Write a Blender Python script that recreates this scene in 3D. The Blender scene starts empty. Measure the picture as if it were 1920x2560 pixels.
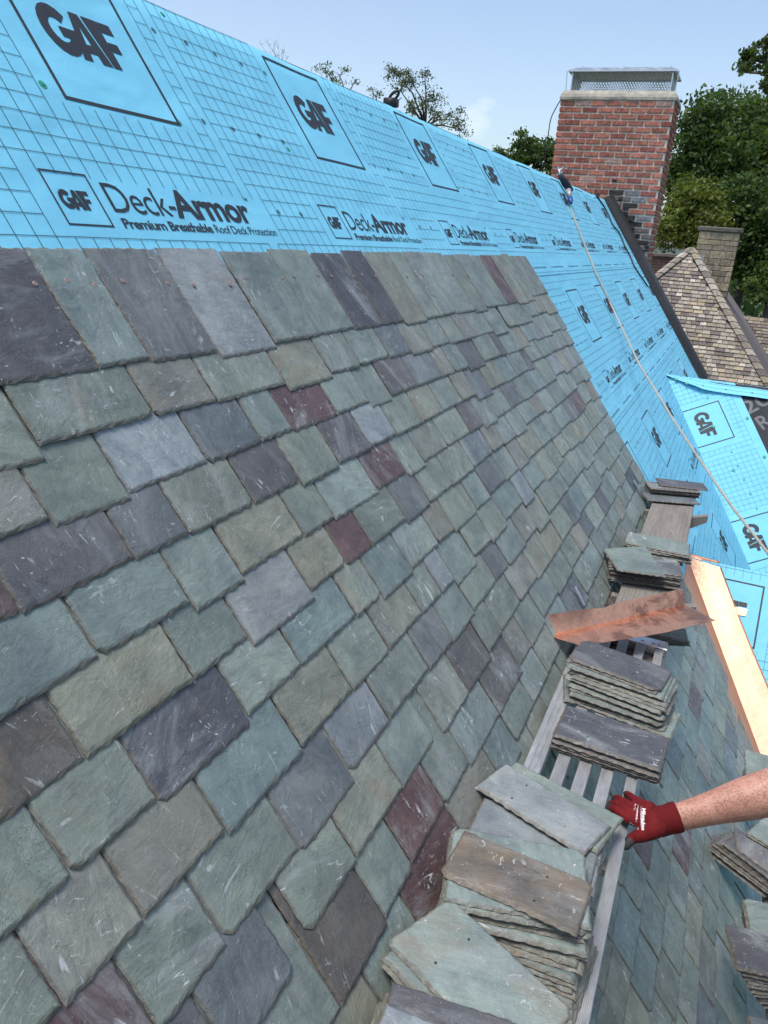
import bpy, math, random
import numpy as np
from mathutils import Vector, Matrix
from mathutils.bvhtree import BVHTree
from mathutils.noise import noise as pnoise

# ---------------------------------------------------------------- camera, sky, sun, exposure
S = bpy.context.scene
H0 = 9.0                                   # height of the camera above the lawn
FPX = 1918.17                              # focal length in pixels of the 1920 x 2560 photograph
CW = np.array([[0.4051032314680397, -0.28611437960204356, 0.8683489699648923],
               [-0.9113847472425964, -0.20178186944520504, 0.35869474439521243],
               [0.0725893542311844, -0.9367084065749256, -0.3425027688999955]])
cam_d = bpy.data.cameras.new("camera"); cam = bpy.data.objects.new("camera", cam_d)
S.collection.objects.link(cam); S.camera = cam
cam_d.sensor_fit = 'VERTICAL'; cam_d.sensor_height = 36.0; cam_d.lens = FPX / 2560 * 36
cam_d.clip_start = 0.05; cam_d.clip_end = 3000
r_, u_, b_ = CW @ np.array([1, 0, 0]), CW @ np.array([0, -1, 0]), CW @ np.array([0, 0, -1])
cam.matrix_world = Matrix(((r_[0], u_[0], b_[0], 0), (r_[1], u_[1], b_[1], 0), (r_[2], u_[2], b_[2], H0), (0, 0, 0, 1)))
SUN = Vector((-0.26, 0.17, 0.94)).normalized()     # towards the sun: high, just behind the ridge
sun_el = math.asin(SUN.z); sun_az = math.atan2(SUN.x, SUN.y)
wd = bpy.data.worlds.new("World"); S.world = wd; wd.use_nodes = True
wn = wd.node_tree.nodes; wl = wd.node_tree.links
sky = wn.new('ShaderNodeTexSky'); sky.sky_type = 'NISHITA'; sky.sun_disc = False
sky.sun_elevation = sun_el; sky.sun_rotation = sun_az
sky.air_density = 1.0; sky.dust_density = 2.2; sky.ozone_density = 1.2; sky.altitude = 100
wn['Background'].inputs['Strength'].default_value = 0.145
hsv = wn.new('ShaderNodeHueSaturation'); hsv.inputs['Saturation'].default_value = .93
wl.new(sky.outputs[0], hsv.inputs['Color'])
# one small faint summer cloud and thin haze streaks, far off in the sky
tcw = wn.new('ShaderNodeTexCoord'); cd_ = CW @ np.array([1185 - 960, 292 - 1280, FPX]); cd_ = cd_ / np.linalg.norm(cd_)
dt = wn.new('ShaderNodeVectorMath'); dt.operation = 'DISTANCE'; wl.new(tcw.outputs['Generated'], dt.inputs[0]); dt.inputs[1].default_value = tuple(cd_)
nz = wn.new('ShaderNodeTexNoise'); nz.inputs['Scale'].default_value = 22; nz.inputs['Detail'].default_value = 7; mpw = wn.new('ShaderNodeMapping'); mpw.inputs['Scale'].default_value = (1, 1, 1.8)
wl.new(tcw.outputs['Generated'], mpw.inputs[0]); wl.new(mpw.outputs[0], nz.inputs['Vector'])
fm = wn.new('ShaderNodeMapRange'); wl.new(dt.outputs['Value'], fm.inputs[0]); fm.inputs[1].default_value = .005; fm.inputs[2].default_value = .045; fm.inputs[3].default_value = .24; fm.inputs[4].default_value = -.34
ad = wn.new('ShaderNodeMath'); ad.operation = 'ADD'; wl.new(nz.outputs[0], ad.inputs[0]); wl.new(fm.outputs[0], ad.inputs[1])
f2 = wn.new('ShaderNodeMapRange'); wl.new(ad.outputs[0], f2.inputs[0]); f2.inputs[1].default_value = .54; f2.inputs[2].default_value = .78; f2.inputs[3].default_value = 0; f2.inputs[4].default_value = .14
mxw = wn.new('ShaderNodeMix'); mxw.data_type = 'RGBA'; wl.new(f2.outputs[0], mxw.inputs[0]); wl.new(hsv.outputs[0], mxw.inputs[6]); mxw.inputs[7].default_value = (8.5, 8.2, 8.6, 1)
wl.new(mxw.outputs[2], wn['Background'].inputs['Color'])
sl_ = bpy.data.lights.new("sun", 'SUN'); sl_.energy = 2.1; sl_.angle = math.radians(22); sl_.color = (1, .95, .88)
sun = bpy.data.objects.new("sun", sl_); S.collection.objects.link(sun)
sun.rotation_euler = (-SUN).to_track_quat('-Z', 'Y').to_euler(); sun.location = (0, 0, 40)
S.view_settings.view_transform = 'Standard'; S.view_settings.look = 'None'
S.view_settings.exposure = 0.55; S.view_settings.gamma = 1.0
S.cycles.max_bounces = 6; S.cycles.diffuse_bounces = 3

# ---------------------------------------------------------------- helpers
C = S.collection
PI = math.pi
CAM = np.array([0, 0, H0])
def ray(p):
    return CW @ np.array([p[0] - 960, p[1] - 1280, FPX])
def at_plane(p, q, n):                     # where the sight line of photo pixel p meets the plane (q, n)
    r = ray(p); q = np.asarray(q, float); n = np.asarray(n, float)
    return CAM + r * (np.dot(q - CAM, n) / np.dot(r, n))
def atZ(p, z): return at_plane(p, (0, 0, z), (0, 0, 1))
def atX(p, x): return at_plane(p, (x, 0, 0), (1, 0, 0))
def project(P):
    c = CW.T @ (np.asarray(P, float) - CAM)
    return 960 + FPX * c[0] / c[2], 1280 + FPX * c[1] / c[2]
SA = math.radians(53.01)                   # pitch of the main roof
DIRD = np.array([0, -math.cos(SA), -math.sin(SA)])
NOUT = np.array([0, -math.sin(SA), math.cos(SA)])
FOOT = CAM - 1.1 * NOUT
def RA(u, v, n=0.0):                       # main roof: u along the ridge, v down the slope, n above it
    return FOOT + np.array([u, 0, 0]) + v * DIRD + n * NOUT
def uvA(p):
    P = at_plane(p, FOOT, NOUT) - FOOT
    return P[0], float(np.dot(P, DIRD))
VR = -1.63                                  # ridge

def link(name, me, parent=None):
    o = bpy.data.objects.new(name, me); C.objects.link(o)
    if parent: o.parent = parent
    return o
def tag(o, label=None, cat=None, group=None, kind=None):
    if label: o['label'] = label
    if cat: o['category'] = cat
    if group: o['group'] = group
    if kind: o['kind'] = kind
    return o
def empty(name, label, cat, loc=(0, 0, 0), group=None):
    o = bpy.data.objects.new(name, None); C.objects.link(o); o.location = [float(a) for a in loc]
    o.empty_display_size = .1
    return tag(o, label, cat, group)

class MB:                                   # collects polygons, builds ONE mesh object
    def __init__(s):
        s.v = []; s.f = []; s.m = []; s.col = []; s.uv = []; s.edge = []; s.has = False
    def add(s, verts, faces, mat=0, col=None, uv=None, edge=None):
        b = len(s.v); n = len(verts)
        s.v.extend([tuple(map(float, p)) for p in verts]); s.f.extend([tuple(b + i for i in f) for f in faces])
        s.m.extend([mat] * len(faces))
        s.col.extend([col if col is not None else (1, 1, 1, 0)] * n)
        s.uv.extend(uv if uv is not None else [(0, 0)] * n)
        s.edge.extend(edge if edge is not None else [0.0] * n)
    def box(s, x0, x1, y0, y1, z0, z1, T=None, mat=0, col=None, bev=0.0):
        if bev > 0:
            vs = []; fs = []
            for (z, e) in ((z0, bev), (z0 + bev, 0), (z1 - bev, 0), (z1, bev)):
                vs += [(x0 + e, y0 + e, z), (x1 - e, y0 + e, z), (x1 - e, y1 - e, z), (x0 + e, y1 - e, z)]
            fs.append((3, 2, 1, 0)); fs.append((12, 13, 14, 15))
            for k in range(3):
                for i in range(4):
                    j = (i + 1) % 4; fs.append((k * 4 + i, k * 4 + j, k * 4 + 4 + j, k * 4 + 4 + i))
        else:
            vs = [(x0, y0, z0), (x1, y0, z0), (x1, y1, z0), (x0, y1, z0), (x0, y0, z1), (x1, y0, z1), (x1, y1, z1), (x0, y1, z1)]
            fs = [(3, 2, 1, 0), (4, 5, 6, 7), (0, 1, 5, 4), (1, 2, 6, 5), (2, 3, 7, 6), (3, 0, 4, 7)]
        uv = [(p[0], p[1] + p[2]) for p in vs]
        if T is not None: vs = [T(*p) for p in vs]
        s.add(vs, fs, mat, col, uv)
    def tube(s, pts, rad, seg=8, mat=0, col=None, cap=True, up=None):
        pts = [np.asarray(p, float) for p in pts]; n = len(pts)
        rads = rad if hasattr(rad, '__len__') else [rad] * n
        vs = []; fs = []; uv = []; prev = None; L = 0
        for i, p in enumerate(pts):
            t = pts[min(i + 1, n - 1)] - pts[max(i - 1, 0)]; t = t / (np.linalg.norm(t) + 1e-9)
            if prev is None:
                a = np.array([0, 0, 1.]) if abs(t[2]) < .9 else np.array([1., 0, 0])
            else: a = prev
            x = a - t * np.dot(a, t); x /= np.linalg.norm(x); prev = x; y = np.cross(t, x)
            rr = rads[i]; rx, ry = (rr if hasattr(rr, '__len__') else (rr, rr))
            if i: L += np.linalg.norm(pts[i] - pts[i - 1])
            for k in range(seg):
                an = 2 * PI * k / seg; vs.append(p + x * math.cos(an) * rx + y * math.sin(an) * ry); uv.append((k / seg, L))
        for i in range(n - 1):
            for k in range(seg):
                j = (k + 1) % seg; fs.append((i * seg + k, i * seg + j, (i + 1) * seg + j, (i + 1) * seg + k))
        if cap:
            fs.append(tuple(reversed(range(seg)))); fs.append(tuple((n - 1) * seg + k for k in range(seg)))
        s.add(vs, fs, mat, col, uv)
    def ball(s, c, r, mat=0, seg=10, rings=6, col=None):
        vs = []; fs = []; rx, ry, rz = r if hasattr(r, '__len__') else (r, r, r)
        for i in range(rings + 1):
            th = PI * i / rings
            for k in range(seg):
                a = 2 * PI * k / seg
                vs.append((c[0] + rx * math.sin(th) * math.cos(a), c[1] + ry * math.sin(th) * math.sin(a), c[2] + rz * math.cos(th)))
        for i in range(rings):
            for k in range(seg):
                j = (k + 1) % seg; fs.append((i * seg + k, (i + 1) * seg + k, (i + 1) * seg + j, i * seg + j))
        s.add(vs, fs, mat, col)
    def build(s, name, mats, parent=None, smooth=False):
        me = bpy.data.meshes.new(name)
        me.from_pydata(s.v, [], s.f)
        if not isinstance(mats, (list, tuple)): mats = [mats]
        for m in mats: me.materials.append(m)
        me.polygons.foreach_set('material_index', s.m)
        if smooth: me.polygons.foreach_set('use_smooth', [True] * len(s.f))
        a = me.color_attributes.new('tint', 'FLOAT_COLOR', 'POINT'); a.data.foreach_set('color', np.array(s.col, dtype=np.float32).ravel())
        e = me.attributes.new('edge', 'FLOAT', 'POINT'); e.data.foreach_set('value', np.array(s.edge, dtype=np.float32))
        uvl = me.uv_layers.new(name='UVMap')
        li = np.empty(len(me.loops), dtype=np.int32); me.loops.foreach_get('vertex_index', li)
        uvl.data.foreach_set('uv', np.array(s.uv, dtype=np.float32)[li].ravel())
        me.update()
        return link(name, me, parent)

# ---------------------------------------------------------------- materials
def mat_new(name):
    m = bpy.data.materials.new(name); m.use_nodes = True
    return m, m.node_tree.nodes, m.node_tree.links, m.node_tree.nodes['Principled BSDF']
def nd(ns, t, **kw):
    n = ns.new(t)
    for k, v in kw.items():
        if k in n.inputs: n.inputs[k].default_value = v
        else: setattr(n, k, v)
    return n
def mixc(ns, ls, fac, a, b, mode='MIX'):
    m = ns.new('ShaderNodeMix'); m.data_type = 'RGBA'; m.blend_type = mode
    for inp, val in ((m.inputs[0], fac), (m.inputs[6], a), (m.inputs[7], b)):
        if isinstance(val, bpy.types.NodeSocket): ls.new(val, inp)
        elif isinstance(val, (int, float)): inp.default_value = val
        else: inp.default_value = (*val[:3], 1)
    return m.outputs[2]
def mth(ns, ls, op, a, b=None, clamp=False):
    m = ns.new('ShaderNodeMath'); m.operation = op; m.use_clamp = clamp
    for i, v in enumerate((a, b)):
        if v is None: continue
        if isinstance(v, bpy.types.NodeSocket): ls.new(v, m.inputs[i])
        else: m.inputs[i].default_value = v
    return m.outputs[0]
def ramp(ns, ls, src, lo, hi, a=0.0, b=1.0):
    m = ns.new('ShaderNodeMapRange'); ls.new(src, m.inputs[0])
    m.inputs[1].default_value = lo; m.inputs[2].default_value = hi; m.inputs[3].default_value = a; m.inputs[4].default_value = b
    return m.outputs[0]
def coords(ns, ls, kind='Object', scale=(1, 1, 1), rot=(0, 0, 0), loc=(0, 0, 0)):
    t = ns.new('ShaderNodeTexCoord'); mp = ns.new('ShaderNodeMapping')
    ls.new(t.outputs[kind], mp.inputs[0]); mp.inputs['Scale'].default_value = scale
    mp.inputs['Rotation'].default_value = rot; mp.inputs['Location'].default_value = loc
    return mp.outputs[0]
def noi(ns, ls, vec, scale, detail=4, rough=.55, dist=0.0, out=0):
    n = ns.new('ShaderNodeTexNoise'); ls.new(vec, n.inputs['Vector'])
    n.inputs['Scale'].default_value = scale; n.inputs['Detail'].default_value = detail
    n.inputs['Roughness'].default_value = rough; n.inputs['Distortion'].default_value = dist
    return n.outputs[out]
def bump(ns, ls, h, strength, dist, bs, prev=None):
    b = ns.new('ShaderNodeBump'); b.inputs['Strength'].default_value = strength; b.inputs['Distance'].default_value = dist
    ls.new(h, b.inputs['Height'])
    if prev is not None: ls.new(prev, b.inputs['Normal'])
    if bs is not None: ls.new(b.outputs[0], bs.inputs['Normal'])
    return b.outputs[0]

def slate_material():
    m, ns, ls, bs = mat_new('slate')
    at = nd(ns, 'ShaderNodeAttribute', attribute_name='tint'); ed = nd(ns, 'ShaderNodeAttribute', attribute_name='edge')
    uv = coords(ns, ls, 'UV')
    st = coords(ns, ls, 'UV', (1, .26, 1)); st2 = coords(ns, ls, 'UV', (1, .3, 1), (0, 0, .5))
    r1 = ramp(ns, ls, noi(ns, ls, uv, .31, 0), .36, .64); r2 = ramp(ns, ls, noi(ns, ls, coords(ns, ls, 'UV', (1, 1, 1), (0, 0, 0), (31, 17, 0)), .37, 0), .36, .64)   # one random value per slate
    big = noi(ns, ls, uv, 7, 3, .6, .6); mid = noi(ns, ls, uv, 26, 5, .65, .4)
    strk = noi(ns, ls, st, 62, 7, .74, .6)
    fine = noi(ns, ls, uv, 260, 4, .7)
    c = mixc(ns, ls, ramp(ns, ls, big, .3, .72), mixc(ns, ls, 1.0, at.outputs['Color'], (.78, .80, .82), 'MULTIPLY'), mixc(ns, ls, 1.0, at.outputs['Color'], (1.42, 1.40, 1.34), 'MULTIPLY'))
    c = mixc(ns, ls, mth(ns, ls, 'MULTIPLY', ramp(ns, ls, strk, .3, .72, 0, 1), mth(ns, ls, 'ADD', .25, mth(ns, ls, 'MULTIPLY', r1, .45))), mixc(ns, ls, 1.0, c, (.88, .88, .88), 'MULTIPLY'), mixc(ns, ls, 1.0, c, (1.55, 1.55, 1.52), 'MULTIPLY'))
    c = mixc(ns, ls, ramp(ns, ls, mid, .52, .72, 0, .6), c, mixc(ns, ls, 1.0, c, (.66, .67, .70), 'MULTIPLY'))
    c = mixc(ns, ls, ramp(ns, ls, fine, .35, .68), mixc(ns, ls, 1.0, c, (.88, .88, .88), 'MULTIPLY'), mixc(ns, ls, 1.0, c, (1.13, 1.13, 1.13), 'MULTIPLY'))
    # rusty film, more on some slates (alpha of the tint)
    rn = noi(ns, ls, coords(ns, ls, 'UV', (1, .6, 1), (0, 0, .8), (3, 7, 0)), 6.5, 5, .62, 1.0)
    rth = mth(ns, ls, 'SUBTRACT', 0.725, mth(ns, ls, 'MULTIPLY', at.outputs['Alpha'], .3))
    rf = mth(ns, ls, 'MULTIPLY', mth(ns, ls, 'SUBTRACT', rn, rth), 5.0, True)
    c = mixc(ns, ls, mth(ns, ls, 'MULTIPLY', rf, .55), c, (.25, .185, .115))
    # pale dust smears
    du = noi(ns, ls, coords(ns, ls, 'UV', (1, .35, 1), (0, 0, .25), (11, 3, 0)), 9, 7, .72, .8)
    c = mixc(ns, ls, mth(ns, ls, 'MULTIPLY', ramp(ns, ls, du, .50, .72, 0, 1), mth(ns, ls, 'ADD', .15, mth(ns, ls, 'MULTIPLY', r2, .65))), c, (.33, .36, .36))
    # chalky scratches: short bright broken strokes
    sc = noi(ns, ls, coords(ns, ls, 'UV', (1, .2, 1), (0, 0, .35), (5, 1, 0)), 48, 3, .6, 1.6)
    scm = noi(ns, ls, coords(ns, ls, 'UV', (1, 1, 1), (0, 0, 0), (1, 9, 0)), 10, 4, .7)
    sf = mth(ns, ls, 'MULTIPLY', ramp(ns, ls, sc, .640, .672), ramp(ns, ls, scm, .46, .58))
    sc2 = noi(ns, ls, coords(ns, ls, 'UV', (.45, 1, 1), (0, 0, -.4), (2, 4, 0)), 120, 2, .6, 1.2)
    sf2 = mth(ns, ls, 'MULTIPLY', ramp(ns, ls, sc2, .66, .69), ramp(ns, ls, scm, .45, .58))
    c = mixc(ns, ls, mth(ns, ls, 'MULTIPLY', mth(ns, ls, 'MAXIMUM', sf, sf2), mth(ns, ls, 'ADD', .4, mth(ns, ls, 'MULTIPLY', r2, .5))), c, (.52, .55, .55))
    # broken edges: earthy and darker
    ef = mth(ns, ls, 'MULTIPLY', ed.outputs['Fac'], ramp(ns, ls, mid, .35, .6, .45, .95))
    c = mixc(ns, ls, ef, c, mixc(ns, ls, noi(ns, ls, uv, 14, 2), (.085, .084, .074), (.165, .13, .090)))
    ls.new(c, bs.inputs['Base Color'])
    bs.inputs['Roughness'].default_value = .55
    ls.new(ramp(ns, ls, mid, .3, .7, .36, .62), bs.inputs['Roughness'])
    bs.inputs['Specular IOR Level'].default_value = .45
    b1 = bump(ns, ls, strk, .9, .0022, None)
    b2 = bump(ns, ls, noi(ns, ls, uv, 17, 6, .6, 1.2), .7, .0055, None, b1)
    b3 = bump(ns, ls, fine, .35, .0006, None, b2)
    vo = nd(ns, 'ShaderNodeTexVoronoi', Scale=13.0); vo.feature = 'DISTANCE_TO_EDGE'
    vv = ns.new('ShaderNodeVectorMath'); vv.operation = 'ADD'; ls.new(uv, vv.inputs[0])
    sc3 = ns.new('ShaderNodeVectorMath'); sc3.operation = 'SCALE'; ls.new(noi(ns, ls, uv, 14, 4, .7, 0, 1), sc3.inputs[0]); sc3.inputs[3].default_value = .22
    ls.new(sc3.outputs[0], vv.inputs[1]); ls.new(vv.outputs[0], vo.inputs['Vector'])
    crk = mth(ns, ls, 'MULTIPLY', ramp(ns, ls, vo.outputs[0], 0, .022, 1, 0), ramp(ns, ls, noi(ns, ls, coords(ns, ls, 'UV', (1, 1, 1), (0, 0, 0), (4, 2, 0)), 7, 3), .52, .6))
    bump(ns, ls, mth(ns, ls, 'MULTIPLY', crk, -1.0), .6, .0018, bs, b3)
    return m
def simple(name, col, rough=.6, metal=0.0, nscale=30, namt=.25, bmp=.3, bd=.002, kind='Object', spec=.5, detail=5, stretch=(1, 1, 1)):
    m, ns, ls, bs = mat_new(name)
    co = coords(ns, ls, kind, stretch)
    n1 = noi(ns, ls, co, nscale, detail); n2 = noi(ns, ls, co, nscale * .13, 3)
    c = mixc(ns, ls, ramp(ns, ls, n1, .3, .7), [x * (1 - namt) for x in col], [min(1, x * (1 + namt)) for x in col])
    c = mixc(ns, ls, ramp(ns, ls, n2, .35, .65, 0, .5), c, [x * (1 - namt) for x in col])
    ls.new(c, bs.inputs['Base Color']); bs.inputs['Metallic'].default_value = metal
    ls.new(ramp(ns, ls, n1, .3, .7, max(.02, rough - .08), rough + .08), bs.inputs['Roughness'])
    bs.inputs['Specular IOR Level'].default_value = spec
    if bmp: bump(ns, ls, n1, bmp, bd, bs)
    return m
def tinted(name, rough=.85, nscale=40, bmp=.6, bd=.004, var=.35):
    m, ns, ls, bs = mat_new(name)
    at = nd(ns, 'ShaderNodeAttribute', attribute_name='tint')
    co = coords(ns, ls, 'Object'); n1 = noi(ns, ls, co, nscale, 6, .65); n2 = noi(ns, ls, co, nscale * .2, 4)
    c = mixc(ns, ls, ramp(ns, ls, n1, .3, .7), mixc(ns, ls, 1.0, at.outputs['Color'], (1 - var,) * 3, 'MULTIPLY'), mixc(ns, ls, 1.0, at.outputs['Color'], (1 + var,) * 3, 'MULTIPLY'))
    c = mixc(ns, ls, ramp(ns, ls, n2, .55, .75, 0, .5), c, mixc(ns, ls, 1.0, c, (.55, .55, .55), 'MULTIPLY'))
    ls.new(c, bs.inputs['Base Color']); bs.inputs['Roughness'].default_value = rough
    bs.inputs['Specular IOR Level'].default_value = .25
    bump(ns, ls, n1, bmp, bd, bs)
    return m
M_SLATE = slate_material()
def sheet_material():
    m, ns, ls, bs = mat_new('blue_underlayment')
    co = coords(ns, ls, 'Object'); n = noi(ns, ls, co, 1.3, 3); n2 = noi(ns, ls, co, 9, 4)
    c = mixc(ns, ls, ramp(ns, ls, n, .3, .7), (.185, .56, .755), (.205, .60, .80))
    c = mixc(ns, ls, ramp(ns, ls, noi(ns, ls, co, 26, 6, .7), .66, .80, 0, .28), c, (.30, .42, .48))
    ls.new(c, bs.inputs['Base Color']); bs.inputs['Roughness'].default_value = .62
    bs.inputs['Specular IOR Level'].default_value = .3
    b1 = bump(ns, ls, noi(ns, ls, coords(ns, ls, 'Object', (1, 1.8, 1.8)), 2.6, 2, .5, .3), .6, .03, None)
    b2 = bump(ns, ls, n2, .4, .012, None, b1)
    wv = nd(ns, 'ShaderNodeTexWave', Scale=95.0, Distortion=.4); wv.bands_direction = 'DIAGONAL'; ls.new(co, wv.inputs['Vector'])
    bump(ns, ls, wv.outputs[1], .2, .0012, bs, b2)
    return m
M_BLUE = sheet_material()
M_INK = simple('printed_ink', (.018, .055, .075), .6, nscale=60, namt=.2, bmp=0)
M_INKB = simple('printed_lettering', (.022, .028, .036), .6, nscale=60, namt=.2, bmp=0)
def copper_mat(name, bright):
    m, ns, ls, bs = mat_new(name)
    co = coords(ns, ls, 'Object')
    n1 = noi(ns, ls, co, 5, 6, .7, 1.0); n2 = noi(ns, ls, co, 60, 5, .7); n3 = noi(ns, ls, co, 2.2, 3, .5, .5)
    if bright:
        c = mixc(ns, ls, ramp(ns, ls, n1, .35, .7), (.66, .43, .31), (.63, .39, .27))
        c = mixc(ns, ls, ramp(ns, ls, noi(ns, ls, co, 13, 5, .7), .67, .78, 0, .7), c, (.60, .27, .14))
        rl, rh = .42, .58
    else:
        c = mixc(ns, ls, ramp(ns, ls, n1, .52, .60), (1.0, .50, .29), (.55, .25, .15))
        c = mixc(ns, ls, ramp(ns, ls, n3, .54, .60, 0, .65), c, (.30, .15, .10))  # darker brown blotches mixed over the orange copper
        c = mixc(ns, ls, ramp(ns, ls, n2, .62, .72, 0, .6), c, (.16, .08, .055))
        rl, rh = .24, .5
    ls.new(c, bs.inputs['Base Color']); bs.inputs['Metallic'].default_value = 1.0
    ls.new(ramp(ns, ls, n2, .3, .7, rl, rh), bs.inputs['Roughness'])
    b = bump(ns, ls, n3, .35, .02, None)
    bump(ns, ls, n2, .15, .001, bs, b)
    return m
M_COPB = copper_mat('new_copper', True); M_COPD = copper_mat('mottled_copper', False)
M_ALU = simple('weathered_aluminium', (.36, .37, .375), .5, .35, 70, .22, .35, .0008, stretch=(.3, 1, 1))
M_STEEL = simple('galvanised_steel', (.62, .64, .66), .35, .9, 12, .12, .1, .001)
M_SCREW = simple('copper_nail', (.36, .25, .21), .5, .4, 60, .25, .1, .0005)
M_CAPG = simple('green_plastic', (.03, .30, .20), .4, 0, 60, .15, 0)
M_DARK = simple('black_membrane', (.030, .032, .034), .6, 0, 35, .35, .5, .003)
M_IWS = simple('ice_shield', (.014, .016, .024), .7, 0, 12, .35, .5, .01)
M_IWT = simple('ice_shield_lettering', (.09, .10, .12), .5, 0, 60, .2, 0)
M_TAR = simple('roof_tar', (.02, .021, .022), .35, 0, 26, .5, 1, .01)
M_CONC = simple('cement_crown', (.40, .37, .31), .9, 0, 16, .3, .5, .006)
M_MORT = simple('mortar', (.62, .57, .49), .95, 0, 60, .3, .7, .004)
M_BRICK = tinted('brick', .9, 30, .9, .006, .5)
M_TILE = tinted('stone_tile', .9, 26, .6, .01, .5)
M_ROPE = simple('twisted_rope', (.40, .385, .34), .9, 0, 120, .25, .6, .002)
M_SLEEVE = simple('dark_sleeve', (.03, .032, .05), .8, 0, 90, .3, .4, .002)
M_BLUEPL = simple('blue_plastic', (.02, .07, .30), .35, 0, 40, .1, 0)
M_STONE = tinted('stone_wall', .92, 8, .8, .02, .4)
M_BLACKM = simple('black_iron', (.03, .028, .028), .5, .3, 30, .3, .2, .001)
def wood_mat():
    m, ns, ls, bs = mat_new('weathered_plank')
    co = coords(ns, ls, 'Object', (1, 9, 9)); dco = noi(ns, ls, coords(ns, ls, 'Object', (1, 3, 3)), 2.0, 2, .5, 0, 1)
    va = ns.new('ShaderNodeVectorMath'); va.operation = 'ADD'; ls.new(co, va.inputs[0])
    s3 = ns.new('ShaderNodeVectorMath'); s3.operation = 'SCALE'; ls.new(dco, s3.inputs[0]); s3.inputs[3].default_value = 1.6; ls.new(s3.outputs[0], va.inputs[1])
    wv = nd(ns, 'ShaderNodeTexWave', Scale=7.0, Distortion=3.0, Detail=4.0); wv.bands_direction = 'Y'; ls.new(va.outputs[0], wv.inputs['Vector'])
    g = noi(ns, ls, coords(ns, ls, 'Object', (1, 30, 30)), 4, 6, .7)
    c = mixc(ns, ls, wv.outputs[1], (.15, .135, .12), (.225, .205, .185))
    c = mixc(ns, ls, ramp(ns, ls, g, .35, .7, 0, .6), c, (.34, .32, .29))
    c = mixc(ns, ls, ramp(ns, ls, noi(ns, ls, coords(ns, ls, 'Object', (1, 2, 1)), 3, 5, .7), .55, .75, 0, .5), c, (.12, .09, .07))
    ls.new(c, bs.inputs['Base Color']); bs.inputs['Roughness'].default_value = .85; bs.inputs['Specular IOR Level'].default_value = .2
    b = bump(ns, ls, wv.outputs[1], .5, .003, None); bump(ns, ls, g, .5, .002, bs, b)
    return m
M_WOOD = wood_mat()

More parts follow.
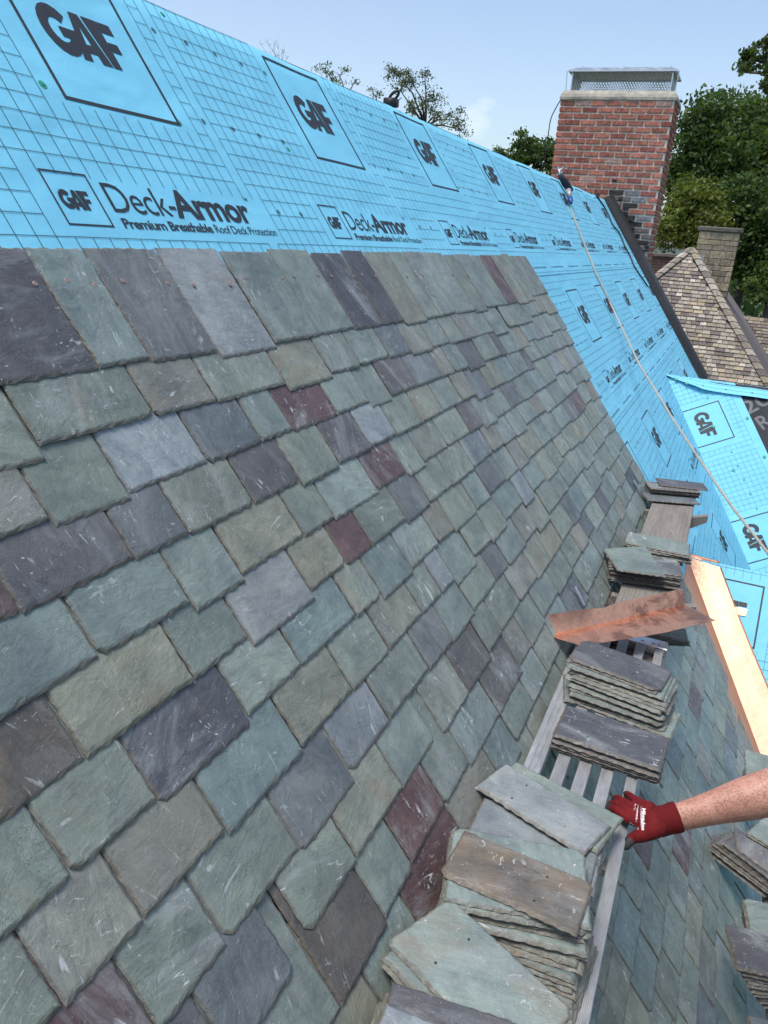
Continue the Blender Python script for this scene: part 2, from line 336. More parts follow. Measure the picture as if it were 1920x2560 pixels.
# ---------------------------------------------------------------- slates
TINT = dict(G=(.140, .171, .157, .25), B=(.137, .174, .168, .12), T=(.156, .171, .145, .6), R=(.150, .157, .142, .45), M=(.096, .097, .104, .15),
            K=(.070, .072, .082, .1), D=(.106, .122, .130, .1), L=(.170, .192, .203, .15), P=(.105, .066, .070, .05), S=(.092, .084, .078, .3))
def tint_of(code, rng):
    t = TINT[code]; k = rng.uniform(.9, 1.12) * (1.09 if code in 'GBTRL' else (1.0 if code in 'MDK' else .9)); w = rng.uniform(-.04, .05)
    return (t[0] * k * (1 + w), t[1] * k, t[2] * k * (1 - w), min(1, max(0, t[3] + rng.uniform(-.15, .25))))
def slate(mb, quad, T, t, tint, rng, seg=.012, chip=1.0, holes=(), round_c=None):
    """one riven slate: quad = BL, BR, TR, TL in the plane; edge BL-BR is the chipped butt; T maps (x, y, z) to space"""
    Q = [np.array(q, float) for q in quad]
    cen = sum(Q) / 4
    pts = []; kind = []
    cuts = [0, 0, 0, 0]
    for i in range(4):
        if rng.random() < .28: cuts[i] = rng.uniform(.004, .016)
        if round_c and i in round_c: cuts[i] = round_c[i]
    L0 = np.linalg.norm(Q[1] - Q[0])
    for i in range(4):
        a, b = Q[i], Q[(i + 1) % 4]; d = b - a; L = np.linalg.norm(d); d = d / L; nrm = np.array([d[1], -d[0]])
        s0 = min(cuts[i], L * .25); s1 = min(cuts[(i + 1) % 4], L * .25)
        n = max(3, int((L - s0 - s1) / seg)); ph = rng.uniform(0, 100)
        amp = (.0011 if i == 0 else .0009) * (1 if seg < .018 else .45) 
        for k in range(n + (1 if s1 > 0 else 0)):
            s = s0 + (L - s0 - s1) * k / n
            w = pnoise(Vector((s * 55 + ph, i * 7.1, 0))) * amp * (1.9 if seg < .02 else .9) + pnoise(Vector((s * 9 + ph, 3, 0))) * amp * 1.8 + rng.uniform(-amp, amp) * .8
            pts.append(a + d * s + nrm * w); kind.append(i)
    n = len(pts); ring = []
    ang = rng.uniform(-.35, .35) + (PI / 2 if rng.random() < .25 else 0); ca, sa = math.cos(ang), math.sin(ang); ox, oy = rng.uniform(0, 60), rng.uniform(0, 60)
    ph = rng.uniform(0, 50)
    verts = []; uv = []; edge = []
    def put(p, z, e):
        verts.append(T(p[0], p[1], z)); uv.append((p[0] * ca - p[1] * sa + ox, p[0] * sa + p[1] * ca + oy)); edge.append(e)
    ins1 = []; ins2 = []
    for i, p in enumerate(pts):
        big = kind[i] == 0
        c1 = pnoise(Vector((i * .45 + ph, 1, 2))) * .5 + .5; c2 = pnoise(Vector((i * .16 + ph, 5, 2))) * .5 + .5
        a = (.0012 + .0035 * c1) * chip if not big else (.002 + .006 * c1) * chip
        b = a + ((.0015 + .003 * c2) if not big else (.002 + .010 * c2 * c2)) * chip
        ins1.append(a); ins2.append(b)
    orient = 1 if (Q[1][0] - Q[0][0]) * (Q[2][1] - Q[1][1]) - (Q[1][1] - Q[0][1]) * (Q[2][0] - Q[1][0]) > 0 else -1
    def inset(i, a):
        p0, p1, p2 = pts[i - 1], pts[i], pts[(i + 1) % n]
        d = p2 - p0; d = d / (np.linalg.norm(d) + 1e-9); nr = np.array([-d[1], d[0]])
        if np.dot(nr, cen - p1) < 0: nr = -nr
        r = p1 + nr * a
        for _ in range(2):
            for k in range(4):
                e = Q[(k + 1) % 4] - Q[k]; e = e / np.linalg.norm(e); ne = np.array([-e[1], e[0]])
                if np.dot(ne, cen - Q[k]) < 0: ne = -ne
                dd = np.dot(r - Q[k], ne)
                if dd < a: r = r + ne * (a - dd)
        return r
    for i in range(n): put(inset(i, .001), 0, 1)
    for i in range(n): put(pts[i], t * (.28 + .2 * math.sin(i * 1.7 + ph)), 1)
    for i in range(n): put(inset(i, ins1[i]), t * (.80 + .08 * math.sin(i * 2.3 + ph)), .75)
    last = None; a0_ = None
    for i in range(n):
        p = inset(i, ins2[i]); an = math.atan2(p[1] - cen[1], p[0] - cen[0])
        if last is None: last, a0_, pl, pf, tot = an, an, p, p, 0.0
        else:
            dlt = (an - last + PI) % (2 * PI) - PI
            if tot >= 2 * PI - 1e-3 or (dlt * orient > 0 and tot + dlt * orient >= 2 * PI - 1e-3): p = pf
            elif dlt * orient <= 1e-5: p = pl
            else: last = an; pl = p; tot += dlt * orient
        put(p, t, 0)
    f = []
    for r in range(3):
        for i in range(n):
            j = (i + 1) % n; f.append((r * n + i, r * n + j, (r + 1) * n + j, (r + 1) * n + i))
    put(cen, t, 0); c_i = 4 * n
    for i in range(n): f.append((3 * n + i, 3 * n + (i + 1) % n, c_i))
    f.append(tuple(reversed(range(n))))
    mb.add(verts, f, 0, tint, uv, edge)
    for hx, hy in holes:
        vs = [T(hx + .0034 * math.cos(k * PI / 4), hy + .0030 * math.sin(k * PI / 4), t + .0004) for k in range(8)]
        mb.add(vs, [tuple(range(8))], 1, tint)

SLATES = """0.938 1.208 -0.45 K;1.214 1.366 -0.449 B;1.376 1.608 -0.442 D;1.887 2.136 -0.436 G;2.147 2.379 -0.436 G;2.642 2.822 -0.433 K;2.408 2.625 -0.432 K;3.065 3.218 -0.423 G;3.223 3.433 -0.423 B;1.62 1.87 -0.421 L;3.919 4.146 -0.421 B;3.433 3.718 -0.42 G;4.317 4.533 -0.419 P;4.155 4.308 -0.417 G;2.817 3.042 -0.412 T;4.796 4.941 -0.409 G;3.72 3.896 -0.406 G;4.555 4.763 -0.404 T;0.978 1.283 -0.325 G;1.29 1.504 -0.322 R;1.511 1.812 -0.315 G;2.31 2.53 -0.31 B;2.097 2.278 -0.308 G;2.531 2.727 -0.305 D;0.832 0.972 -0.299 G;2.966 3.164 -0.299 G;1.829 2.068 -0.293 T;3.17 3.354 -0.293 G;3.541 3.808 -0.292 G;2.744 2.949 -0.291 T;3.354 3.517 -0.291 R;4.102 4.264 -0.29 G;4.288 4.65 -0.286 G;3.825 4.058 -0.267 G;0.79 0.911 -0.194 R;1.592 1.734 -0.19 G;1.109 1.349 -0.188 L;1.378 1.58 -0.186 D;1.995 2.198 -0.185 G;1.738 1.986 -0.184 P;0.921 1.104 -0.178 G;2.39 2.611 -0.177 M;2.632 2.886 -0.176 D;2.889 3.043 -0.175 R;3.039 3.219 -0.173 G;3.461 3.717 -0.169 G;2.23 2.38 -0.164 B;3.731 3.834 -0.163 M;3.846 4.142 -0.159 G;4.16 4.313 -0.158 R;3.239 3.433 -0.153 M;0.654 0.771 -0.075 P;0.782 1.034 -0.068 M;1.036 1.19 -0.065 D;1.202 1.429 -0.06 T;1.439 1.641 -0.059 M;2.08 2.264 -0.055 L;2.728 2.952 -0.053 G;1.866 2.061 -0.052 M;2.964 3.126 -0.051 R;2.277 2.504 -0.05 G;2.516 2.72 -0.05 T;1.65 1.853 -0.043 G;3.358 3.587 -0.041 T;3.813 4.049 -0.04 G;3.598 3.8 -0.037 B;4.055 4.17 -0.034 M;3.14 3.329 -0.023 D;0.629 0.856 0.054 B;0.861 1.097 0.054 G;1.277 1.542 0.065 T;1.988 2.184 0.068 P;1.543 1.685 0.069 G;2.358 2.591 0.071 T;2.603 2.861 0.071 G;2.869 3.031 0.074 M;1.717 1.967 0.075 G;3.488 3.714 0.078 D;1.107 1.269 0.079 G;3.245 3.455 0.083 G;3.714 3.918 0.085 G;2.215 2.353 0.088 G;3.05 3.216 0.094 G;0.53 0.735 0.177 S;0.748 1.001 0.179 T;1.023 1.189 0.183 G;1.461 1.641 0.186 T;1.8 2.041 0.19 G;1.648 1.795 0.191 P;2.977 3.15 0.191 R;2.731 2.977 0.192 D;2.468 2.706 0.198 G;3.15 3.336 0.198 G;3.336 3.541 0.204 B;1.197 1.45 0.205 L;0.468 0.627 0.299 G;0.632 0.811 0.302 G;1.084 1.29 0.305 G;1.298 1.56 0.305 B;1.571 1.708 0.309 G;2.164 2.306 0.314 R;1.932 2.144 0.316 G;0.817 1.077 0.317 K;1.72 1.912 0.326 B;0.388 0.526 0.423 G;0.533 0.686 0.428 R;0.69 0.893 0.428 R;1.168 1.405 0.431 T;1.62 1.849 0.431 T;1.855 2.009 0.433 G;1.408 1.617 0.434 G;2.016 2.126 0.435 L;0.904 1.163 0.441 B;1.474 1.735 0.552 G;1.26 1.467 0.557 L;1.742 1.93 0.558 D;0.793 1.02 0.562 G;0.603 0.783 0.564 G;0.5 0.636 0.565 P;1.026 1.251 0.578 D;1.145 1.38 0.682 T;0.936 1.138 0.684 G;1.389 1.598 0.687 G;0.694 0.875 0.7 D;1.643 1.862 0.703 G;1.295 1.493 0.808 P;1.123 1.264 0.815 G;1.499 1.677 0.815 G;0.916 1.126 0.823 S;0.745 0.921 0.824 G;1.204 1.498 0.948 P"""
rng = random.Random(7)
C_ST = RA(0, 0) * 0
uC, vC = uvA((1716, 1392))                  # where the near gable's ridge meets the main roof
PHIC = math.radians(45.5); KC = -1.252 * math.tan(PHIC)      # valley direction dv/du on the main roof
PHIB = math.radians(52.5); KB = -1.252 * math.tan(PHIB)
uB, vB = uvA((1664, 936))
def umax(v):                                 # right-hand limit of the finished slating
    v = v / SC
    if v < 1.32: return None
    pts = [(1.32, 5.23), (1.57, 5.07), (1.85, 4.92), (2.17, 4.69), (2.53, 4.43), (4.5, 3.0)]
    for (a, ua), (b, ub) in zip(pts, pts[1:]):
        if v <= b: return (ua + (ub - ua) * (v - a) / (b - a)) * SC
    return 2.9 * SC
TS, HB = .052, .0232
SC = (1.1 - HB - .006) / 1.1               # the slates lie this much above the boards
SD = (1.1 - .0075) / 1.1                         # tilt of the slates, height of the butt
def roofT(vb, dz=0.0):
    return lambda x, y, z: RA(x, y, HB + TS * (y - vb) + z + dz)
field = []
for e in SLATES.split(';'):
    a, b, v, c = e.split(); field.append([float(a) * SC, float(b) * SC, float(v) * SC, c])
for i_, s_ in enumerate(field):                # neighbours of one course butt together with a hairline joint
    for t_ in field:
        if t_ is not s_ and abs(t_[2] - s_[2]) < .052 and abs(t_[0] - s_[1]) < .034 and t_[0] > s_[0] + .05:
            m_ = (t_[0] + s_[1]) / 2; s_[1] = m_ - .0008; t_[0] = m_ + .0008
def pick(r):
    x = r.random()
    for c, w in (('G', .42), ('B', .15), ('T', .12), ('M', .04), ('D', .045), ('L', .05), ('R', .09), ('P', .03), ('K', .01)):
        x -= w
        if x < 0: return c
    return 'G'
gen = []
UEND = {0: 5.38, 1: 5.38, 2: 5.385, 3: 5.36, 4: 5.33, 5: 5.33, 6: 5.27, 7: 5.25, 8: 5.26, 9: 5.24, 10: 5.25, 11: 5.31, 12: 5.30, 13: 5.26}
for k in range(0, 31):
    vk = -.43 + .1248 * k
    vr = vk
    lo = max(.2, .95 - .38 * (vk + .43)) if vk < 1.0 else (.55 if vk < 1.6 else 1.0)
    um = umax(vk * SC); hi = (UEND.get(k, 5.26) if um is None else um) * SC; vk *= SC; lo *= SC
    iv = sorted((a, b) for a, b, v, c in field if abs(v - vk) < .058)
    if iv and iv[0][0] < 1.3 and vk < 1.0: lo = iv[0][0] - .001
    free = [(lo - 1.6 - .1 * (k % 3), lo)] if vk < .95 else []; cur = lo
    for a, b in iv:
        if a - cur > .07: free.append((cur, a))
        cur = max(cur, b)
    if hi - cur > .03: free.append((cur, hi))
    for a, b in free:
        n = max(1, round((b - a) / (.215 if vk < 1 else .25))); ws = [rng.uniform(.72, 1.3) for _ in range(n)]; sm = sum(ws); x = a
        for w in ws:
            w = w / sm * (b - a)
            gen.append((x + .0013, x + w - .0013, vk + rng.uniform(-.016, .016), pick(rng))); x += w
mb = MB()
for src, lst in (('d', field), ('g', gen)):
    for a, b, v, c in lst:
        top = v < -.38
        L = (v + .724 + rng.uniform(-.008, .010)) if top else .30
        far = 1 + max(0, a - 1.5) * .9 + (3 if a < .25 else 0)
        seg = .011 * (min(far, 3.2) if v < 1.1 else 1.6)
        a2, b2 = a + .0006, b - .0006
        tr = rng.uniform(-.0025, .0025)
        q = [(a2, v), (b2, v + rng.uniform(-.003, .003)), (b2 + tr, v - L), (a2 + tr, v - L)]
        um = umax(v)
        if um is not None and b > um - .12:
            q[1] = (um, v); q[2] = (umax(v - L) or 5.3, v - L)
            if b - a < .05: continue
        # the plane (u, v) is left handed seen from outside: keep faces outward by order BL, BR, TR, TL with v downwards
        slate(mb, q, roofT(v, rng.uniform(-.0006, .0010)), rng.uniform(.0042, .0060), tint_of(c, rng), rng, seg)
house = empty('house', 'steep house roof, partly slated in grey green, the rest under blue underlayment', 'house', (5, 1.86, 0))
def hp(o):                                   # parent to the house keeping the place
    o.parent = house; o.matrix_parent_inverse = Matrix.Translation(-house.location); return o
slates = hp(mb.build('slate_covering', [M_SLATE, M_DARK]))

# copper nails left showing in the top course
nail_px = [(88, 708), (166, 702), (236, 713)] + [(8, y) for y in ()]
def c8(x, y): return (x / 1.728, 600 + y / 1.728)
def c6(x, y): return (700 + x / 2.592, 620 + y / 2.592)
nl = [c8(150, 190), c8(288, 177), c8(408, 197), c8(530, 178), c8(720, 188), c8(836, 197), c8(993, 195), c8(1055, 165), c8(1217, 166), c8(1268, 157), c8(1372, 152), c8(1430, 158), c8(1527, 158), c8(1562, 152), c8(1620, 157),
      c6(820, 187), c6(878, 175), c6(1120, 175), c6(1215, 180), c6(925, 180)]
for p in nl:
    u, v = uvA(p); u *= .984; v *= .984; P = RA(u, v, HB + TS * (v + .42) + .0068)
    m_ = MB(); vs = []; X = np.array([1, 0, 0.]); seg = 12
    for (rr, z) in ((.0058, -.001), (.0062, .0006), (.0045, .0016)):
        for k in range(seg):
            a = 2 * PI * k / seg; vs.append(P * 0 + X * rr * math.cos(a) + DIRD * rr * math.sin(a) + NOUT * z)
    fs = [(i * seg + (k + 1) % seg, i * seg + k, (i + 1) * seg + k, (i + 1) * seg + (k + 1) % seg) for i in range(2) for k in range(seg)] + [tuple(reversed(range(2 * seg, 3 * seg)))]
    m_.add(vs, fs); o = m_.build('copper_nail', M_SCREW); o.location = P; hp(o)

# ---------------------------------------------------------------- printed underlayment
TILE = 1.2563
def clip_poly(poly, inside):                 # inside: list of (a, b, c) with a x + b y + c >= 0
    for a, b, c in inside:
        out = []
        for i in range(len(poly)):
            p, q = poly[i - 1], poly[i]; dp = a * p[0] + b * p[1] + c; dq = a * q[0] + b * q[1] + c
            if (dp >= 0) != (dq >= 0):
                t = dp / (dp - dq); out.append((p[0] + (q[0] - p[0]) * t, p[1] + (q[1] - p[1]) * t))
            if dq >= 0: out.append(q)
        poly = out
        if len(poly) < 3: return None
    return poly
def rect(x0, y0, x1, y1): return [(x0, y0), (x1, y0), (x1, y1), (x0, y1)]
def text_tris(s, x0, x1, y0, y1, bold=0.0, spacing=1.0):    # baseline at y1 (y grows downwards), cap height y0..y1
    cu = bpy.data.curves.new('lettering', 'FONT'); cu.body = s; cu.size = 1; cu.offset = bold; cu.space_character = spacing
    cu.resolution_u = 3
    o = bpy.data.objects.new('lettering', cu); C.objects.link(o)
    dg = bpy.context.evaluated_depsgraph_get(); dg.update()
    me = bpy.data.meshes.new_from_object(o.evaluated_get(dg))
    bpy.data.objects.remove(o); bpy.data.curves.remove(cu)
    V = [(v.co.x, v.co.y) for v in me.vertices]; F = [tuple(p.vertices) for p in me.polygons]; bpy.data.meshes.remove(me)
    if not V: return []
    xs = [v[0] for v in V]; mn, mx = min(xs), max(xs)
    cap = .70
    return [[(x0 + (V[i][0] - mn) / (mx - mn) * (x1 - x0), y1 - V[i][1] / cap * (y1 - y0)) for i in f] for f in F]
def gaf(x0, x1, y0, y1):
    P = []
    for k in range(16):
        a0 = math.radians(42 + k * 19.9); a1 = math.radians(42 + (k + 1) * 19.9)
        P.append([(.5 + .5 * math.cos(a0), .5 + .5 * math.sin(a0)), (.5 + .5 * math.cos(a1), .5 + .5 * math.sin(a1)),
                  (.5 + .24 * math.cos(a1), .5 + .24 * math.sin(a1)), (.5 + .24 * math.cos(a0), .5 + .24 * math.sin(a0))])
    P.append(rect(.52, .38, .99, .58))
    P += [[(.80, 0), (1.06, 0), (1.30, 1), (1.12, 1)], [(1.36, 0), (1.66, 0), (1.40, 1), (1.20, 1)], [(1.0, .18), (1.5, .18), (1.45, .36), (1.05, .36)],
          [(1.70, 0), (1.95, 0), (1.95, 1), (1.48, 1)], rect(1.96, .78, 2.36, 1), rect(1.96, .38, 2.28, .58)]
    return [[(x0 + p[0] / 2.36 * (x1 - x0), y1 - p[1] * (y1 - y0)) for p in q] for q in P]
def frame(x0, y0, x1, y1, w):
    return [rect(x0, y0, x1, y0 + w), rect(x0, y1 - w, x1, y1), rect(x0, y0 + w, x0 + w, y1 - w), rect(x1 - w, y0 + w, x1, y1 - w)]
def fastener(x, y):
    r = .0095; P = []
    for k in range(10):
        a0, a1 = 2 * PI * k / 10, 2 * PI * (k + 1) / 10
        P.append([(x + r * math.cos(a0), y + r * math.sin(a0)), (x + r * math.cos(a1), y + r * math.sin(a1)), (x + r * .78 * math.cos(a1), y + r * .78 * math.sin(a1)), (x + r * .78 * math.cos(a0), y + r * .78 * math.sin(a0))])
    P += [rect(x - r * .9, y - .0011, x + r * .9, y + .0011), rect(x - .0011, y - r * .9, x + .0011, y + r * .9)]
    return P
CELL = TILE / 24
def tile_pattern():
    ink = []; let = []
    # logo square
    let += frame(0, 0, .437, .434, .0105); let += gaf(.068, .352, .140, .288)
    # small logo and lettering block
    y0 = .646
    let += frame(-.224, y0, -.084, y0 + .137, .0045); let += gaf(-.207, -.113, y0 + .047, y0 + .096)
    let += text_tris('Deck-', -.052, .190, .660, .741, -.004, .92); let += text_tris('Armor', .182, .545, .660, .741, .030, .95)
    let += text_tris('TM', .552, .574, .655, .665, .01)
    let += text_tris('Premium Breathable', -.048, .305, .757, .783, .022, .92); let += text_tris('Roof Deck Protection', .318, .640, .757, .783, 0, .92)
    # grid of thin lines, left out behind the logos
    blocks = [(-.035, -.03, .472, .46), (-.245, .636, .66, .80)]
    w = .00085
    ys = [-.13 + CELL * k for k in range(0, 22)]
    for y in ys:
        for i in range(24):
            xa = -.28 + CELL * i; xb = xa + CELL
            if i in (16,) : continue
            if any(bx0 - .01 < (xa + xb) / 2 < bx1 + .01 and by0 < y < by1 for bx0, by0, bx1, by1 in blocks): continue
            if .83 < y < .93: continue
            ink.append(rect(xa, y - w, xb, y + w))
    for i in range(25):
        x = -.28 + CELL * i
        if i in (24,): continue
        for k in range(len(ys) - 1):
            a, b = ys[k] + w, ys[k + 1] - w; m = (a + b) / 2
            if any(bx0 < x < bx1 and by0 < m < by1 for bx0, by0, bx1, by1 in blocks): continue
            if k in (19, 20): continue
            ink.append(rect(x - w, a, x + w, b))
    for k in range(6):
        let += fastener(.58 + .1555 * (k % 5), .088) if k < 5 else []
        let += fastener(.42 + .155 * k - .155, .395) if k > 0 and k != 1 else []
    let += fastener(.725, .695); let += fastener(.87, .695)
    for k in range(10): let.append(rect(-.2 + k * .118, .897, -.2 + k * .118 + .02, .900))
    for k in range(14): let.append(rect(-.25 + k * .089, .955, -.248 + k * .089, .975))
    let += text_tris('Premium Breathable Roof Deck Protection', -.1, .36, .922, .936, .012)
    let += text_tris('Premium Breathable Roof Deck Protection', .52, .96, .922, .936, .012)
    return ink, let
PAT_INK, PAT_LET = tile_pattern()
def sheet(name, F, u0, u1, v0, v1, offs, clips, step=.07, lift=.0, parent_fn=hp, detail=True, ulines=None, thick=.0012):
    """F(a, b, n) -> space; a along the roll, b across; pattern origin offs; clips = half planes in (a, b)"""
    mb = MB(); na = max(1, int(math.ceil((u1 - u0) / step))); nb = max(1, int(math.ceil((v1 - v0) / step)))
    for i in range(na):
        for j in range(nb):
            a0 = u0 + (u1 - u0) * i / na; a1 = u0 + (u1 - u0) * (i + 1) / na; b0 = v0 + (v1 - v0) * j / nb; b1 = v0 + (v1 - v0) * (j + 1) / nb
            p = clip_poly(rect(a0, b0, a1, b1), clips)
            if p: mb.add([F(x, y, 0) for x, y in p], [tuple(range(len(p)))], 0)
    mb2 = MB(); lim = clips + [(1, 0, -u0), (-1, 0, u1), (0, 1, -v0), (0, -1, v1)]
    k0 = int(math.floor((u0 - offs[0] - 1.0) / TILE)); k1 = int(math.ceil((u1 - offs[0] + .4) / TILE))
    for k in range(k0, k1 + 1):
        for lst, mt in ((PAT_INK, 1), (PAT_LET, 2)):
            for qi, poly in enumerate(lst):
                P = [(x + offs[0] + k * TILE, y + offs[1]) for x, y in poly]
                xs = [p[0] for p in P]; ysr = [p[1] for p in P]
                if max(xs) < u0 or min(xs) > u1 or max(ysr) < v0 or min(ysr) > v1: continue
                L = max(max(xs) - min(xs), max(ysr) - min(ysr)); n = max(1, int(L / .06)) if len(P) == 4 else 1
                horiz = (max(xs) - min(xs)) > (max(ysr) - min(ysr))
                for s in range(n):
                    if n == 1: sub = P
                    else:
                        f0, f1 = s / n, (s + 1) / n
                        lp = lambda p, q, t: (p[0] + (q[0] - p[0]) * t, p[1] + (q[1] - p[1]) * t)
                        sub = [lp(P[0], P[1], f0), lp(P[0], P[1], f1), lp(P[3], P[2], f1), lp(P[3], P[2], f0)] if horiz else [lp(P[0], P[3], f0), lp(P[1], P[2], f0), lp(P[1], P[2], f1), lp(P[0], P[3], f1)]
                    sub = clip_poly(sub, lim)
                    if sub:
                        h = .0012 + (qi % 7) * .00008
                        mb.add([F(x, y, h) for x, y in sub], [tuple(range(len(sub)))], mt)
    o = mb.build(name, [M_BLUE, M_INK, M_INKB], None, False)
    me = o.data
    me.polygons.foreach_set('use_smooth', [True] * len(me.polygons)); me.update()
    import bmesh
    bm_ = bmesh.new(); bm_.from_mesh(me); bmesh.ops.remove_doubles(bm_, verts=[v for v in bm_.verts if all(f.material_index == 0 for f in v.link_faces)], dist=.0004); 
    bmesh.ops.recalc_face_normals(bm_, faces=[f for f in bm_.faces if f.material_index == 0]); bm_.to_mesh(me); bm_.free()
    return parent_fn(o)
def wob(a, b, s=0):
    return .0022 * pnoise(Vector((a * 1.3 + s, b * 1.1, s))) + .0009 * pnoise(Vector((a * 4 + s, b * 3.1, s)))
D2 = np.array([0, math.cos(SA), -math.sin(SA)]); N2 = np.array([0, math.sin(SA), math.cos(SA)])
RIDGE0 = RA(0, VR)
def FA(lift, s=0):
    sc = (1.1 - lift - .001) / 1.1            # sheets lie a little above the boards
    def f(a, b, n):
        w = lift + wob(a, b, 1) + n; a = a * sc; b = b * sc
        e = b - VR * SD
        if e > .05: 
            pk = .006 * max(0, 1 - (e - .05) / .18) * (pnoise(Vector((a * 2.4, 0, 7))) + .4)
            return RA(a, b, w + pk + .004)
        # rounded over the ridge
        t = max(-1.0, e / .05)
        if t > -1:
            an = SA * t; R = .05 / SA
            c = RIDGE0 + np.array([a, 0, 0]) - np.array([0, 0, R / math.cos(SA)]) * 0 + np.array([0, 0, -.013])
            cc = RA(a, VR * SD + .05, 0) - NOUT * R
            p = cc + (R + w + .004 + .006 * (pnoise(Vector((a * 2.4, 0, 7))) + .4)) * np.array([0, -math.sin(an), math.cos(an)])
            return p
        cc = RA(a, VR * SD + .05, 0) - NOUT * (.05 / SA)
        return cc + N2 * (.05 / SA + w + .006) + D2 * (-(e + .05))
    return f
RAKE_U = 11.30
def rake_u(v): return 11.30
Bx, By, Bz = [float(t) for t in RA(uB, vB)]
Cx, Cy, Cz = [float(t) for t in RA(uC, vC)]
clA = [(-1, 0, RAKE_U - .05)]
sheet('underlayment_sheet', FA(.0062, 1), -1.3, RAKE_U, -1.86, -.573, (1.570, -1.563), clA)
sheet('underlayment_sheet', FA(.0038, 2), 4.9, RAKE_U, -.66, .552, (5.903, -.437), clA)
sheet('underlayment_sheet', FA(.0018, 3), 4.7, RAKE_U, .45, 1.676, (6.143, .687), clA)
sheet('underlayment_sheet', FA(.0004, 4), 4.3, 9.6, 1.60, 3.0, (5.35, 1.812), clA)

# ---------------------------------------------------------------- roof carcass, gables, copper
def quadmesh(name, polys, mats, parent=None):
    m = MB()
    for p in polys:
        pts, mt = (p if isinstance(p, tuple) and isinstance(p[1], int) else (p, 0))
        m.add(pts, [tuple(range(len(pts)))], mt, (.2, .19, .18, 0), [(q[0], q[1] + q[2]) for q in pts])
    return m.build(name, mats, parent)
EAV = 4.3
def slab(name, p, n, t, mats):                # a flat polygon p given a thickness t against its normal n
    m = MB(); n = np.asarray(n, float); k = len(p); q = [np.asarray(a, float) - n * t for a in p]
    vs = [np.asarray(a, float) for a in p] + q
    fs = [tuple(range(k)), tuple(reversed(range(k, 2 * k)))] + [(i, k + i, k + (i + 1) % k, (i + 1) % k) for i in range(k)]
    m.add(vs, fs); return hp(m.build(name, mats))
X0 = -2.2
VD = VR * SD + .012
top0, top1 = RA(X0, VD, -.006), RA(RAKE_U, VD, -.006)
M_DECK = simple('roof_boards', (.20, .15, .10), .85, 0, 12, .3, .4, .003, stretch=(.2, 4, 4))
slab('roof_deck', [RA(X0, VD, -.006), RA(RAKE_U, VD, -.006), RA(RAKE_U, EAV, -.006), RA(X0, EAV, -.006)], NOUT, .03, M_DECK)
bk = [top0, top1, top1 + D2 * 5, top0 + D2 * 5]
slab('far_roof_slope', [p + N2 * .0 for p in bk], N2, .03, M_IWS)
# fill slates under the planks' shade so no hole shows where slates are skipped
yE = RA(0, EAV)[1] + .25; zE = RA(0, EAV)[2]; yB = (top0 + D2 * 5)[1] - .25
m = MB()
m.add([(X0 + .1, yE, -0.0), (RAKE_U - .15, yE, 0), (RAKE_U - .15, yB, 0), (X0 + .1, yB, 0), (X0 + .1, yE, zE + .2), (RAKE_U - .15, yE, zE + .2), (RAKE_U - .15, yB, zE + .2), (X0 + .1, yB, zE + .2),
       (X0 + .1, top0[1], top0[2] - .08), (RAKE_U - .15, top0[1], top0[2] - .08)],
      [(0, 1, 5, 4), (2, 3, 7, 6), (0, 4, 8, 7, 3), (1, 2, 6, 9, 5)], 0, (.23, .21, .18, 0))
hp(m.build('house_wall', M_STONE))

# cross gable B (the far one, blue, facing the camera) and gable C (the near one with the copper valley)
dB = np.array([-math.cos(PHIB), 0, -math.sin(PHIB)]); nB = np.array([-math.sin(PHIB), 0, math.cos(PHIB)])
dC = np.array([-math.cos(PHIC), 0, -math.sin(PHIC)]); nC = np.array([-math.sin(PHIC), 0, math.cos(PHIC)])
RB = np.array([Bx, 0, Bz]); RC = np.array([Cx, 0, Cz])
def valA(u0, v0, K, v): return RA(u0 + (v - v0) / K, v)
YF = -3.6
def gable(R, d, nn, y0, u0, v0, K, vend, ln, nm):
    V0 = np.array([R[0], y0, R[2]]); V1 = valA(u0, v0, K, vend)
    dz = R[2] - V1[2]; low = R + d * (dz / -d[2])
    slab(nm + '_deck', [V0 - nn * .004, V1 - nn * .004, np.array([low[0], YF, low[2]]) - nn * .004, np.array([R[0], YF, R[2]]) - nn * .004], nn, .03, M_DECK)
    d2 = np.array([-d[0], 0, d[2]]); n2 = np.array([-nn[0], 0, nn[2]]); V2 = V1 * np.array([-1, 1, 1]) + np.array([2 * R[0], 0, 0])
    lo2 = R + d2 * (dz / -d[2])
    slab(nm + '_far_deck', [V0 - n2 * .004, V2 - n2 * .004, np.array([lo2[0], YF, lo2[2]]) - n2 * .004, np.array([R[0], YF, R[2]]) - n2 * .004], n2, .03, M_IWS)
    w = MB(); w.add([(low[0] + .1, YF + .1, 0), (lo2[0] - .1, YF + .1, 0), (lo2[0] - .1, YF + .1, low[2]), (R[0], YF + .1, R[2] - .1), (low[0] + .1, YF + .1, low[2])], [(0, 1, 2, 3, 4)], 0, (.22, .2, .17, 0))
    hp(w.build('gable_wall', M_STONE))
gable(RB, dB, nB, By, uB, vB, KB, 3.3, 0, 'far_gable')
gable(RC, dC, nC, Cy, uC, vC, KC, 4.2, 0, 'near_gable')

